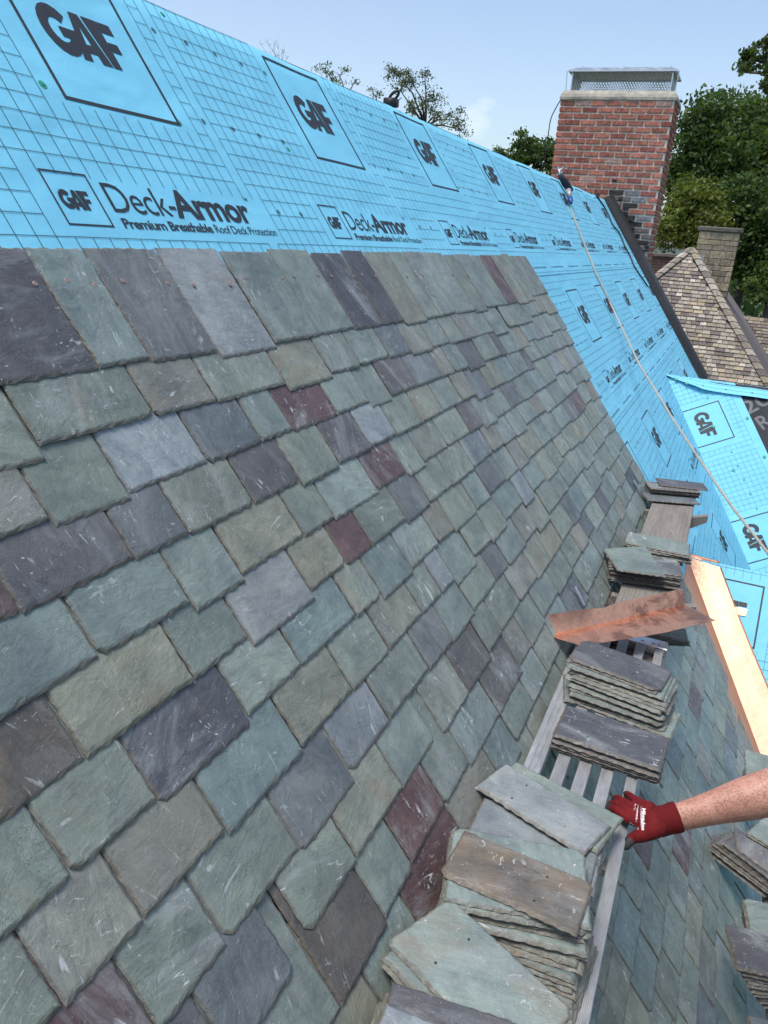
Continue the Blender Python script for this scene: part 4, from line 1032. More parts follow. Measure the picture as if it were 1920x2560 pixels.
stack('stack nearest on the walkboard', [(A1, .112, 'B', 'blue green slate with a tan stain and two nail holes, lying askew nearest the camera', dict(rust=.75)),
      (edge_quad(cb(540, 1062), cb(1310, 1772), .104, .30, .178), .104, 'G', 'grey green slate just under the tan stained one nearest the camera', {})],
      10, ZP, -.008, (.001, .001), 'GBGTBGG')
A0 = edge_quad(cb(205, 1508), cb(1060, 1790), .122, .30, .17)
stack('front stack at the bottom edge', [(edge_quad(cb(165, 1640), cb(520, 1790), .130, .28, .17), .1305, 'L', 'pale blue grey slate at the bottom edge on top of the purple one', {}),
      (A0, .122, 'K', 'purple slate with a nail hole under the pale one at the bottom edge', {})], 10, ZP, .01, (-.004, .002), 'GTGGB')
B1 = edge_quad(cb(660, 555), cb(1460, 890), .128, .298, .150); B2 = edge_quad(cb(582, 536), cb(1420, 690), .119, .30, .215)
stack('fanned middle stack', [(B1, .1275, 'S', 'brown slate with a flaking edge on top of the fanned stack', dict(rust=1.0)),
      (B2, .119, 'B', 'bright blue green slate directly under the brown one', {}), (edge_quad(cb(560, 600), cb(1420, 760), .111, .30, .20), .111, 'G', 'grey green slate second below the brown one', {})],
      13, ZP, -.026, (-.0055, -.0022), 'GTBGGTGB', jrot=.05, Lj=.012)
C1 = edge_quad(cb(915, 140), cb(1612, 552), .078, .315, .140); C2 = edge_quad(cb(782, 340), cb(1150, 470), .068, .30, .165)
stack('pale stack left of the red glove', [(C1, .078, 'L', 'large pale slate with two nail holes just left of the red glove', {}),
      (edge_quad(cb(980, 130), cb(1632, 470), .0695, .31, .16), .0695, 'G', 'grey green slate showing its right corner under the large pale one', {}),
      (C2, .061, 'L', 'pale slate with a scratch peeking out at the left under the large pale one', {})], 6, ZP, -.02, (-.007, -.001), 'LGBG')
D1 = edge_quad(c5(320, 965), c5(990, 1180), .052, .305, .18)
stack('purple stack beyond the red glove', [(D1, .052, 'K', 'purple slate with chalky scratches on top of the neat stack beyond the glove', {})], 5, ZP, .0, (-.0015, 0), 'MKMKP', jit=.004, jrot=.012)
E1 = edge_quad(c5(430, 525), c5(1015, 730), .112, .308, .165)
stack('tall mixed stack below copper', [(E1, .112, 'K', 'dark purple slate with rounded corners on top of the tall mixed stack', dict(round_c={0: .02, 1: .02, 2: .018, 3: .018}))],
      13, ZP, .006, (-.0062, -.0035), 'MGBTGGTBGGRGG', jit=.010, jrot=.05)
loose(edge_quad(c5(290, 755), c5(1075, 890), .014, .36, .17), ZP + .006, .008, 'G', 'long grey green slate sticking out left at the bottom of the tall mixed stack', 'loose slates in the tall mixed stack below copper', holes=False)
G5 = edge_quad(c5(1112, 458), c5(760, 395), .046, .27, .11, ZW)
stack('low stack behind the bent copper', [(G5, .046, 'G', 'grey green slate whose corner shows right behind the bent copper', {})], 5, ZW + .0, .08, (0, .0), 'GBGDG', jrot=.12)
z0 = ZW
F1 = [atZ(c4(660, 1360), z0 + .118)[:2], atZ(c4(990, 1405), z0 + .118)[:2], atZ(c4(850, 1215), z0 + .118)[:2], atZ(c4(560, 1225), z0 + .118)[:2]]
Fp = edge_quad(c4(600, 1270), c4(1075, 1350), .075, .315, .19, z0)
loose(F1, z0 + .083, .008, 'G', 'grey green slate lying askew across the two stacks on the wooden plank', 'loose slates in the purple stack on the wooden plank', holes=True, tiltx=.03)
stack('purple stack on the wooden plank', [(Fp, .080, 'M', 'mauve slate on top of the purple stack on the wooden plank', {})], 8, z0, .01, (-.003, -.001), 'KMKMPK', jrot=.04)
Fb = edge_quad(c4(720, 1140), c4(1105, 1215), .065, .31, .18, z0)
stack('green stack on the wooden plank', [(Fb, .062, 'G', 'grey green slate on top of the green stack on the wooden plank', {})], 5, z0, .03, (-.006, -.002), 'GBGGR', jrot=.05)
stack('purple stack at the far end', [(edge_quad(c4(905, 775), c4(1232, 812), .085, .30, .16, z0), .075, 'K', 'purple slate on top at the very far end of the wooden plank', {}),
      (edge_quad(c4(832, 813), c4(1176, 842), .06, .31, .15, z0), .064, 'M', 'mauve slate in front of and below the purple one at the far end', {})], 5, z0, 0, (.004, .0), 'KMKTM')
loose(edge_quad(c4(815, 873), c4(1168, 903), .03, .32, .15, z0), z0 + .012, .01, 'D', 'blue grey slate with chalky marks lying first at the far end of the wooden plank', 'loose slates on the wooden plank')
# stacks on the lower plank, right edge of the photograph
z5 = lambda x, y: (1700 + x / 6.145, 2200 + y / 6.145); z4 = lambda x, y: (1700 + x / 6.32, 1850 + y / 6.32)
S2 = edge_quad(z5(695, 660), z5(1352, 800), .125, .30, .185, ZP2)
S2[0] = S2[0]; 
stack('big stack at the lower right', [(S2, .125, 'K', 'smooth purple slate on top of the big stack at the lower right', dict(holes=False))], 14, ZP2, .012, (.0015, -.006), 'RTRGRTGR', jrot=.03, t0=.0085)
S3 = edge_quad(z5(965, 252), z5(1352, 352), .085, .30, .20, ZP2)
stack('blue grey stack behind the lower right one', [(S3, .085, 'B', 'blue grey slate with a chipped left edge just above the big purple one', {})], 9, ZP2, .01, (0, -.002), 'GTGR')
S4 = edge_quad(z4(590, 1300), z4(1000, 1290), .10, .30, .19, ZP2)
P4 = [atZ(z4(x, y), ZP2 + .12)[:2] for x, y in ((885, 1700), (850, 1330))]
q = [P4[0], P4[0] + np.array([-.12, -.27]), P4[1] + np.array([-.10, -.27]), P4[1]]
stack('slanting dark stack right of the forearm', [([P4[0], P4[0] + np.array([-.16, -.25]), P4[1] + np.array([-.16, -.25]), P4[1]], .12, 'M', 'long mauve slate slanting away below the forearm at the right edge', {})],
      11, ZP2, .0, (.0035, .0075), 'MKMDK', jit=.002, jrot=.012)
S5 = edge_quad(z4(1060, 1440), z4(1400, 1360), .14, .30, .19, ZP2)
P5 = atZ(z4(1055, 1450), ZP2 + .14)[:2]
stack('green stack right below the forearm', [([P5, P5 + np.array([-.13, -.27]), P5 + np.array([.04, -.35]), P5 + np.array([.17, -.08])], .14, 'B', 'pale green slate at the right edge just below the forearm', {})], 12, ZP2, .01, (.001, -.003), 'TRGT')
S6 = edge_quad(z4(1010, 130), z4(1390, 235), .10, .30, .21, ZP2)
stack('stack above the forearm at the right edge', [(S6, .10, 'G', 'grey green slate with a flaked pit above the forearm at the right edge', {}), (edge_quad(z4(1060, 330), z4(1390, 440), .088, .30, .20, ZP2), .088, 'K', 'purple slate below the pitted green one above the forearm', {})], 8, ZP2, .01, (.002, 0), 'KGMG')
S7 = edge_quad(z5(1040, 2055), z5(1352, 2130), .03, .30, .18, ZP2)
stack('small stack in the bottom right corner', [(S7, .03, 'D', 'dark grey slate in the bottom right corner of the photo', {})], 2, ZP2, .02, (0, 0), 'GM')

# ---------------------------------------------------------------- bent copper flashing lying over the slates
m = MB(); hz = .055
cr = [(185, 500), (300, 480), (400, 455), (560, 423), (760, 375), (950, 335), (1105, 300)]
up = [(180, 366), (300, 348), (420, 330), (555, 322), (650, 285), (860, 240), (1095, 190)]
lo = [(186, 502), (270, 532), (395, 567), (560, 550), (780, 520), (985, 482), (1180, 432)]
nose = (1310, 405)
Cr = []
for i, p in enumerate(cr):
    t = i / 6; Cr.append(atZ(c5(*p), ZP + .060 + .03 * t))
Lo = [atZ(c5(*p), ZP + .060 + .03 * (i / 6) + (.0 if i else .0)) for i, p in enumerate(lo)]
Up = []
dxy = (Cr[-1] - Cr[0]); dxy[2] = 0; dxy /= np.linalg.norm(dxy); back = np.array([-dxy[1], dxy[0], 0]); 
if back[0] < 0: back = -back
nU = np.cross(dxy, np.array([0, 0, 1]) * .8 + back * .6); nU /= np.linalg.norm(nU)
for i, p in enumerate(up):
    Up.append(at_plane(c5(*p), Cr[0] + (Cr[-1] - Cr[0]) * (i / 6), nU))
No = atZ(c5(*nose), ZP + .085)
vs = Up + Cr + Lo + [No]
fs = [(i, i + 1, 7 + i + 1, 7 + i) for i in range(6)] + [(7 + i, 7 + i + 1, 14 + i + 1, 14 + i) for i in range(6)] + [(13, 21, 20)]
m.add(vs, fs)
o = m.build('bent_copper_flashing', M_COPD)
import bmesh
bm_ = bmesh.new(); bm_.from_mesh(o.data); bmesh.ops.recalc_face_normals(bm_, faces=bm_.faces); bmesh.ops.solidify(bm_, geom=bm_.faces[:], thickness=.0009); bm_.to_mesh(o.data); bm_.free()
tag(o, 'bent angle of mottled copper lying across the slate stacks and both planks', 'copper flashing')

# ---------------------------------------------------------------- safety rope
ua, va = uvA((1434, 512)); R0 = RA(ua, va, .06)
rpx = [(1420, 518), (1438, 568), (1461, 624), (1487, 691), (1520, 759), (1554, 830)]
RR = []
for i, p in enumerate(rpx):
    uu, vv = uvA(p); RR.append(RA(uu, vv, .02) if i < 99 else 0)
endp = ray((1955, 1440)); Pend = CAM + endp / 1918 * 3.9
# taut straight run from the last point near the roof towards the worker's side
pts = RR[:5]
straight = []
for p in [(1600, 914), (1637, 973), (1685, 1052), (1735, 1127), (1781, 1196), (1831, 1267), (1920, 1383), (1985, 1468)]:
    # stay in the vertical plane through the anchor and the free end
    d = Pend - RR[4]; nrm = np.cross(d, np.array([.25, -.3, 1.])); straight.append(at_plane(p, RR[4], nrm))
pts += straight
dense = []
for i in range(len(pts) - 1):
    n = max(2, int(np.linalg.norm(pts[i + 1] - pts[i]) / .01))
    for s in range(n): dense.append(pts[i] + (pts[i + 1] - pts[i]) * s / n)
dense = dense[:2500]
rope_root = empty('safety_rope', 'long pale twisted safety rope running down over the blue sheet from its anchor', 'rope', RR[0])
m = MB(); L = 0; three = [[], [], []]
cr_ = None
for i, p in enumerate(dense):
    if i: L += np.linalg.norm(dense[i] - dense[i - 1])
    t = dense[min(i + 1, len(dense) - 1)] - dense[max(i - 1, 0)]; t /= np.linalg.norm(t); a = np.array([0, 0, 1.]); x = a - t * np.dot(a, t); x /= np.linalg.norm(x); y = np.cross(t, x)
    sag = .0
    for k in range(3):
        an = L / .085 * 2 * PI + k * 2 * PI / 3; three[k].append(p + (x * math.cos(an) + y * math.sin(an)) * .0040)
for k in range(3): m.tube(three[k][::1], .0047, 6, cap=True)
kid(m.build('rope_strands', M_ROPE, smooth=True), rope_root)
def aw(px, n=.05): 
    u, v = uvA(px); return RA(u, v, n)
m = MB(); a, b = aw(z6(150, 275), .06), aw(z6(262, 440), .06); m.tube([a, a + (b - a) * .3, a + (b - a) * .5, a + (b - a) * .7, b], [.026, .032, .037, .034, .030], 12); kid(m.build('rope_sleeve', M_SLEEVE, smooth=True), rope_root)
m = MB(); a2, b2 = aw(z6(238, 435), .06), aw(z6(265, 505), .05); m.tube([a2, b2], [.027, .021], 12); kid(m.build('rope_splice', M_ALU, smooth=True), rope_root)
m = MB(); a3, b3 = b2, aw(z6(278, 560), .045); m.tube([a3, a3 + (b3 - a3) * .4, b3], [.018, .027, .014], 10); kid(m.build('blue_thimble', M_BLUEPL, smooth=True), rope_root)
m = MB(); h1 = aw(z6(122, 205), .07); m.tube([h1, aw(z6(135, 240), .07), a], .011, 8); m.tube([aw(z6(150, 225), .07), aw(z6(172, 208), .09)], .006, 6); m.tube([aw(z6(140, 235), .08), aw(z6(158, 262), .08), a], .008, 6); kid(m.build('anchor_hook', M_STEEL, smooth=True), rope_root)

# ---------------------------------------------------------------- worker: bare forearm, red glove on the walkboard
def fuse(name, chains, voxel, mats, parent, smooth_it=4, blobs=(), fac=.5):
    """one continuous skin from tapered limbs: chains = list of [(point, radius or (rx, ry)), ...]"""
    mb = MB()
    for ch in chains:
        pts = [np.asarray(p, float) for p, r in ch]; rr = [r for p, r in ch]
        D = []; Rr = []
        for i in range(len(pts) - 1):
            n = max(2, int(np.linalg.norm(pts[i + 1] - pts[i]) / (voxel * 4)))
            for s in range(n):
                t = s / n; D.append(pts[i] + (pts[i + 1] - pts[i]) * t); Rr.append(np.array(rr[i]) * (1 - t) + np.array(rr[i + 1]) * t)
        D.append(pts[-1]); Rr.append(np.array(rr[-1]))
        Rr = [tuple(x) if x.shape else float(x) for x in Rr]
        mb.tube(D, Rr, 14)
        for p, r in ((pts[0], rr[0]), (pts[-1], rr[-1])):
            mb.ball(p, (r if not hasattr(r, '__len__') else min(r)) * .97, 0, 14, 8)
    for c, r in blobs: mb.ball(c, r, 0, 16, 10)
    o = mb.build(name + '_src', mats, None)
    md = o.modifiers.new('r', 'REMESH'); md.mode = 'VOXEL'; md.voxel_size = voxel
    sm = o.modifiers.new('s', 'SMOOTH'); sm.iterations = smooth_it; sm.factor = fac
    dg = bpy.context.evaluated_depsgraph_get(); dg.update()
    me = bpy.data.meshes.new_from_object(o.evaluated_get(dg)); bpy.data.objects.remove(o)
    me.name = name; me.materials.clear()
    for m_ in (mats if isinstance(mats, (list, tuple)) else [mats]): me.materials.append(m_)
    me.polygons.foreach_set('use_smooth', [True] * len(me.polygons))
    o = link(name, me)
    if parent: kid(o, parent)
    return o
ch_ = lambda x, y: (1480 + x / 6.9125, 1920 + y / 6.9125)
def G(x, y, h): return atZ(ch_(x, y), ZP + h)
def skin_mat():
    m, ns, ls, bs = mat_new('freckled_skin'); co = coords(ns, ls, 'Object')
    n1 = noi(ns, ls, co, 190, 3, .7); n2 = noi(ns, ls, co, 14, 4, .6); n3 = noi(ns, ls, co, 420, 3, .6)
    c = mixc(ns, ls, ramp(ns, ls, n2, .35, .65), (.40, .185, .135), (.55, .29, .215))
    c = mixc(ns, ls, ramp(ns, ls, n1, .50, .64, 0, .65), c, (.19, .07, .045))
    c = mixc(ns, ls, ramp(ns, ls, n3, .55, .7, 0, .4), c, (.66, .40, .30))
    ls.new(c, bs.inputs['Base Color']); bs.inputs['Roughness'].default_value = .5
    bs.inputs['Subsurface Weight'].default_value = .12; bs.inputs['Subsurface Radius'].default_value = (.01, .004, .002)
    bump(ns, ls, n3, .4, .0012, bs); return m
M_SKIN = skin_mat()
def glove_mat():
    m, ns, ls, bs = mat_new('red_knit_glove'); co = coords(ns, ls, 'Object'); n1 = noi(ns, ls, co, 30, 5, .65)
    c = mixc(ns, ls, ramp(ns, ls, n1, .3, .7), (.10, .006, .008), (.165, .011, .012))
    c = mixc(ns, ls, ramp(ns, ls, noi(ns, ls, co, 55, 6, .7), .6, .75, 0, .35), c, (.14, .03, .03))
    ls.new(c, bs.inputs['Base Color']); bs.inputs['Roughness'].default_value = .82; bs.inputs['Specular IOR Level'].default_value = .2
    wv = nd(ns, 'ShaderNodeTexNoise', Scale=900.0); ls.new(co, wv.inputs['Vector'])
    b = bump(ns, ls, noi(ns, ls, coords(ns, ls, 'Object', (1, 3, 1)), 28, 3), .5, .004, None); bump(ns, ls, wv.outputs[0], .3, .0006, bs, b); return m
M_GLOVE = glove_mat(); M_PALM = simple('black_grip_coating', (.03, .028, .028), .7, 0, 90, .3, .5, .001)
def rib_mat():
    m, ns, ls, bs = mat_new('ribbed_cuff'); at = coords(ns, ls, 'Object', (1, 1, 1))
    wv = nd(ns, 'ShaderNodeTexWave', Scale=150.0, Distortion=.2); wv.bands_direction = 'X'; ls.new(at, wv.inputs['Vector'])
    c = mixc(ns, ls, wv.outputs[1], (.09, .006, .008), (.17, .013, .014))
    ls.new(c, bs.inputs['Base Color']); bs.inputs['Roughness'].default_value = .85; bs.inputs['Specular IOR Level'].default_value = .2
    bump(ns, ls, wv.outputs[1], .6, .0015, bs); return m
M_RIB = rib_mat(); M_WHITE = simple('white_print', (.72, .68, .66), .7, 0, 60, .08, 0)
M_SHIRT = simple('grey_shirt', (.16, .17, .18), .9, 0, 20, .2, .4, .006); M_TROU = simple('work_trousers', (.14, .11, .08), .9, 0, 20, .25, .4, .006)
M_HAIR = simple('brown_hair', (.10, .06, .035), .7, 0, 120, .4, .8, .004)
wr = G(1365, 885, .038)                      # wrist
er = CAM + ray((1995, 1962)) / 1918.17 * 1.93        # elbow, just outside the photograph
sh = np.array([1.95, -.74, H0 - .88]); hipc = np.array([1.84, -.98, H0 - 1.42])
person = empty('person', 'worker reaching in from the right, bare freckled forearm, red gloved hand on the walkboard', 'person', (1.85, -.74, ZP2))
fd = er - wr
neck = sh + np.array([-.20, -.07, .06]); sh2 = sh + np.array([-.42, -.04, .0])
chest = (sh + sh2) / 2 + np.array([0, -.06, -.12]); pel = (sh + sh2) / 2 + np.array([0, -.30, -.50])
pel[1] = -.92; pel[2] = H0 - 1.45
body = fuse('body', [
    [(G(1150, 880, .030), .030), (wr, (.0365, .030)), (wr + fd * .12, (.0375, .032)), (wr + fd * .35, (.044, .039)), (wr + fd * .6, (.0555, .050)), (wr + fd * .82, (.060, .055)), (er, (.053, .050)), (er + (sh - er) * .25, .054), (er + (sh - er) * .7, .06), (sh, .066)],
    [(sh, .07), (neck, .075), (sh2, .07)], [(neck, .06), (neck + np.array([0, .03, .12]), .058)],
    [(chest, (.17, .12)), (pel, (.15, .11))],
    [(sh2, .062), (sh2 + np.array([-.12, .03, -.28]), .05), (sh2 + np.array([-.05, .22, -.42]), .036), (sh2 + np.array([-.03, .33, -.42]), .03)],
    [(pel + np.array([.09, 0, -.05]), .09), (pel + np.array([.13, .16, -.44]), .065), (np.array([pel[0] + .13, -.66, ZP2 + .09]), .045), (np.array([pel[0] + .13, -.60, ZP2 + .045]), .042)],
    [(pel + np.array([-.09, 0, -.05]), .09), (pel + np.array([-.13, .16, -.44]), .065), (np.array([pel[0] - .13, -.66, ZP2 + .09]), .045), (np.array([pel[0] - .13, -.60, ZP2 + .045]), .042)],
], .006, [M_SKIN], person, 8, blobs=[(neck + np.array([0, .05, .25]), (.085, .105, .125)), (neck + np.array([0, .155, .235]), (.014, .02, .018)), (neck + np.array([.085, .045, .24]), (.014, .025, .034)), (neck + np.array([-.085, .045, .24]), (.014, .025, .034)), (neck + np.array([0, .12, .16]), (.035, .03, .03))])
hb_ = bpy.data.objects[body.name].data; hv = BVHTree.FromPolygons([tuple(v.co) for v in hb_.vertices], [tuple(p.vertices) for p in hb_.polygons])
M_AHAIR = simple('arm_hair', (.30, .15, .07), .6, 0, 60, .3, 0); hm = MB(); hr = random.Random(8); fdn = fd / np.linalg.norm(fd)
for i in range(900):
    c = wr + fd * hr.uniform(.06, .98); d_ = Vector((hr.uniform(-1, 1), hr.uniform(-.3, .3), hr.uniform(-.5, 1))).normalized()
    h = hv.ray_cast(Vector(c) + d_ * .15, -d_)
    if h[0] is None or (h[0] - Vector(c)).length > .09: continue
    P = np.array(h[0]); n_ = np.array(h[1]); t = -fdn * hr.uniform(.5, 1) + np.array([hr.uniform(-.6, .6), hr.uniform(-.4, .4), hr.uniform(-.3, .3)]); L = hr.uniform(.006, .013)
    q1 = P + n_ * .0018 + t * L * .5; q2 = P + n_ * .0026 + t * L; sd = np.cross(n_, t); sd = sd / (np.linalg.norm(sd) + 1e-9) * .00035
    hm.add([P - sd, P + sd, q1 + sd * .7, q1 - sd * .7, q2], [(0, 1, 2, 3), (3, 2, 4)], 0)
o = hm.build('arm_hair', M_AHAIR); kid(o, person); o['kind'] = 'stuff'
fuse('shirt', [[(sh + (er - sh) * .55, .073), (sh, .085)], [(sh, .088), (neck + np.array([0, 0, -.02]), .086), (sh2, .088)], [(chest, (.19, .14)), (pel, (.17, .13))], [(sh2, .08), (sh2 + np.array([-.08, .02, -.18]), .07)]], .009, M_SHIRT, person, 5)
lt = []
for s in (1, -1): lt.append([(pel + np.array([.09 * s, 0, -.03]), .115), (pel + np.array([.13 * s, .16, -.44]), .085), (np.array([pel[0] + .13 * s, -.66, ZP2 + .13]), .068)])
fuse('trousers', lt, .010, M_TROU, person, 4)
fuse('hair', [[(neck + np.array([0, .02, .31]), .088), (neck + np.array([0, -.02, .27]), .092)]], .008, M_HAIR, person, 3)
for s in (1, -1):
    fuse('boot', [[(np.array([pel[0] + .13 * s, -.69, ZP2 + .045]), .048), (np.array([pel[0] + .13 * s, -.55, ZP2 + .038]), .040)], [(np.array([pel[0] + .13 * s, -.69, ZP2 + .045]), .05), (np.array([pel[0] + .13 * s, -.67, ZP2 + .16]), .052)]], .008, M_BLACKM, person, 3)
# the hand: four bent fingers over the rails, thumb closing on the near side of the outer rail
kn = [G(745, 560, .030), G(660, 655, .036), G(620, 760, .036), G(620, 880, .030)]       # little, ring, middle, index knuckles
mid_ = [G(665, 485, .026), G(510, 560, .034), G(430, 610, .034), G(445, 745, .030)]
dst = [G(615, 452, .016), G(420, 520, .020), G(335, 625, .018), G(345, 695, .022)]
tip = [G(585, 445, .006), G(385, 530, .002), G(300, 655, .000), G(292, 690, .012)]
fr = [.0098, .0108, .0112, .0110]
wb = G(1150, 880, .034); w2 = G(1330, 885, .038)
ch = []
for i in range(4):
    f = fr[i]; base = wb + (kn[i] - kn[1]) * .55
    ch.append([(base, .020), (kn[i], (f * 1.22, f * 1.15)), (mid_[i], f * .98), (dst[i], f * .9), (tip[i], f * .80)])
for i in range(3): ch.append([((wb * 2 + kn[i]) / 3 + (kn[i + 1] - kn[i]) * .3, .021), ((kn[i] + kn[i + 1]) / 2 + (wb - kn[1]) * .10, .0115)])
tb = G(1010, 1060, .026); t1 = G(840, 1165, .012); t2 = G(700, 1215, .0); t3 = G(620, 1290, -.008); t4 = G(592, 1345, -.014)
ch.append([(tb, .027), (t1, .0185), (t2, .0135), (t3, .0125), (t4, .011)])
ch.append([(wb + (G(1150, 1120, .03) - wb) * .6, .024), (tb, .026), (G(880, 1010, .028), .018)])
ch.append([(G(980, 700, .034), .020), (G(980, 960, .032), .024), (wb, (.036, .026))]); ch.append([(wb, (.037, .028)), (w2, (.037, .030))])
glove = fuse('glove', ch, .0019, [M_GLOVE, M_PALM, M_RIB], person, 3)
me = glove.data; cw = G(1070, 880, .034); ax_ = (w2 - cw) / np.linalg.norm(w2 - cw)
gl = np.array(glove.location)
for p in me.polygons:
    c = np.array(p.center) ; n = p.normal
    mi = 0
    for i in range(4):
        d_ = tip[i] - dst[i]; t = np.dot(c - dst[i], d_) / np.dot(d_, d_)
        if np.linalg.norm(c - dst[i]) < .016 + .004 * (i != 3) and t > -.1 and n.z < .75: mi = 1
        if np.linalg.norm(c - tip[i]) < .014: mi = 1
    if np.linalg.norm(c - t4) < .023 or np.linalg.norm(c - t3) < .0125: mi = 1
    if n.z < -.25 or (n.x > .55 and n.z < .25 and c[0] > kn[1][0]): mi = 1
    if np.dot(c - cw, ax_) > 0: mi = 2
    p.material_index = mi
cuff = MB(); cp_ = []; 
d = fd / np.linalg.norm(fd)
c0 = w2 - d * .030
rr_ = [.0400, .0392, .0388, .0398, .0415, .0405]
P = [c0 + d * .011 * k for k in range(6)]
cuff.tube(P, [(r_c, r_c * .86) for r_c in rr_], 40, cap=False)
o = cuff.build('glove_cuff', M_RIB, None, True); kid(o, person)
# white print on the back of the glove, laid on its surface
vv_ = [tuple(v.co) for v in me.vertices]; bvh = BVHTree.FromPolygons(vv_, [tuple(p.vertices) for p in me.polygons])
gt = MB()
def on_glove(q):
    P = G(q[0], q[1], .05); o_ = Vector(CAM); dr = (Vector(P) - o_).normalized()
    hit = bvh.ray_cast(o_, dr)
    if hit[0] is None: return None
    return np.array(hit[0]) - np.array(dr) * .0008
def print_text(s, a, b, hgt, bold, italic=0.0):
    a = np.array(a, float); b = np.array(b, float); L = np.linalg.norm(b - a); e = (b - a) / L; up = np.array([e[1], -e[0]])
    for t in text_tris(s, 0, L, -hgt, 0, bold, .9):
        n = 1; P = []
        for x, y in t:
            q = a + e * (x - y * italic) + up * (-y); h = on_glove(q)
            if h is None: P = None; break
            P.append(h)
        if P: gt.add(P, [tuple(range(len(P)))], 0)
print_text('Milwaukee', (868, 690), (858, 1072), 60, .03, .2)
print_text('CUT LEVEL 1', (772, 690), (752, 925), 26, .012)
print_text('9 / L', (738, 615), (722, 730), 26, .012)
for a, b, w in (((848, 660), (850, 1050), 6), ((800, 610), (772, 900), 4)):
    a = np.array(a, float); b = np.array(b, float)
    for k in range(10):
        p0, p1 = a + (b - a) * k / 10, a + (b - a) * (k + 1) / 10; wv_ = w * math.sin(PI * (k + .5) / 10) + 1
        q = [on_glove((p0[0] - wv_, p0[1])), on_glove((p0[0] + wv_, p0[1])), on_glove((p1[0] + wv_, p1[1])), on_glove((p1[0] - wv_, p1[1]))]
        if all(x is not None for x in q): gt.add(q, [(0, 1, 2, 3)], 0)
for k in range(4):
    cxp, cyp = 665 + k * 42, 955 + k * 30; ring = []
    for j in range(8):
        a0, a1 = 2 * PI * j / 8, 2 * PI * (j + 1) / 8
        q = [on_glove((cxp + 16 * math.cos(t) * s, cyp + 20 * math.sin(t) * s)) for t, s in ((a0, 1), (a1, 1), (a1, .7), (a0, .7))]
        if all(x is not None for x in q): gt.add(q, [(0, 1, 2, 3)], 0)
o = gt.build('glove_print', M_WHITE); kid(o, glove) if False else kid(o, person)

# ---------------------------------------------------------------- neighbouring roofs
def tile_col(r, warm=.5):
    k = r.random(); b = r.uniform(.75, 1.25)
    c = (.40, .37, .32) if k < .42 else ((.42, .375, .28) if k < .58 else ((.24, .215, .21) if k < .84 else (.52, .50, .44)))
    return tuple(x * b * .72 * w for x, w in zip(c, (1.04, .98, .93))) + (0,)
trng = random.Random(9)
def tiled(name, org, U, D, N, poly, tw, th, mat, parent, colf=None):
    m = MB(); xs = [p[0] for p in poly]; ys = [p[1] for p in poly]
    def inside(x, y):
        c = False; j = len(poly) - 1
        for i in range(len(poly)):
            if (poly[i][1] > y) != (poly[j][1] > y) and x < (poly[j][0] - poly[i][0]) * (y - poly[i][1]) / (poly[j][1] - poly[i][1]) + poly[i][0]: c = not c
            j = i
        return c
    P = lambda x, y, z: org + U * x + D * y + N * z
    m.add([P(x, y, -.02) for x, y in poly], [tuple(range(len(poly)))], 0, (.10, .09, .085, 0))
    y = min(ys); r = 0
    while y < max(ys):
        x = min(xs) - trng.uniform(0, tw)
        while x < max(xs):
            w = tw * trng.uniform(.6, 1.35)
            if inside(x + w / 2, y + th / 2) and inside(x + w * .15, y + th / 2) and inside(x + w * .85, y + th / 2):
                j = lambda s=.006: trng.uniform(-s, s); z0 = .02 + j(.008); e = .008
                vs = [P(x + e + j(), y - th * .35, -.01), P(x + w - e + j(), y - th * .35, -.01), P(x + w - e + j(), y + th * .98 + j(), z0 + .012), P(x + e + j(), y + th * .98 + j(), z0 + .012)]
                vs += [P(x + e, y + th * .98, -.015), P(x + w - e, y + th * .98, -.015)]
                m.add(vs, [(0, 1, 2, 3), (3, 2, 5, 4), (0, 3, 4), (1, 5, 2)], 0, (colf or tile_col)(trng))
            x += w
        y += th
    o = m.build(name, mat)
    if parent: kid(o, parent)
    return o
hx = 27.0
nh = empty('house', 'neighbouring house with a mottled stone tiled hip roof and a grey stone chimney', 'house', (hx + 3, -1, 0))
ap = atX((1728, 623), hx); pt = math.radians(52); dN = np.array([-math.cos(pt), 0, -math.sin(pt)]); nN = np.array([-math.sin(pt), 0, math.cos(pt)]); uN = np.array([0, -1., 0])
def xyN(px): P = at_plane(px, ap, nN) - ap; return float(np.dot(P, uN)), float(np.dot(P, dN))
l1 = xyN((1628, 704)); r1 = xyN((1922, 968)); kl = l1[0] / l1[1]; kr = r1[0] / r1[1]; yb = 9.0
tiled('roof', ap, uN, dN, nN, [(0, 0), (kr * yb, yb), (kl * yb, yb)], .215, .135, M_TILE, nh)
m = MB()                                       # hip caps
for kk in (kl, kr):
    y = 0.0; e = np.array([kk, 1.0]); e /= np.linalg.norm(e)
    while y < yb:
        s0 = y; s1 = y + .25; q = []
        for s, ww in ((s0, .11), (s1, .12)):
            cpt = e * s * 1.0
            for sd in (-1, 0, 1): q.append(ap + uN * (cpt[0] + sd * ww) + dN * (cpt[1]) + nN * (.06 + (.02 if s == s1 else 0) + (.05 if sd == 0 else 0)))
        m.add(q, [(0, 1, 4, 3), (1, 2, 5, 4)], 0, tile_col(trng)); 
        m.add([q[3], q[4], q[5], q[5] - nN * .07, q[4] - nN * .1, q[3] - nN * .07], [(0, 1, 4, 5), (1, 2, 3, 4)], 0, (.12, .11, .1, 0)); y += .25
kid(m.build('hip_tiles', M_TILE), nh)
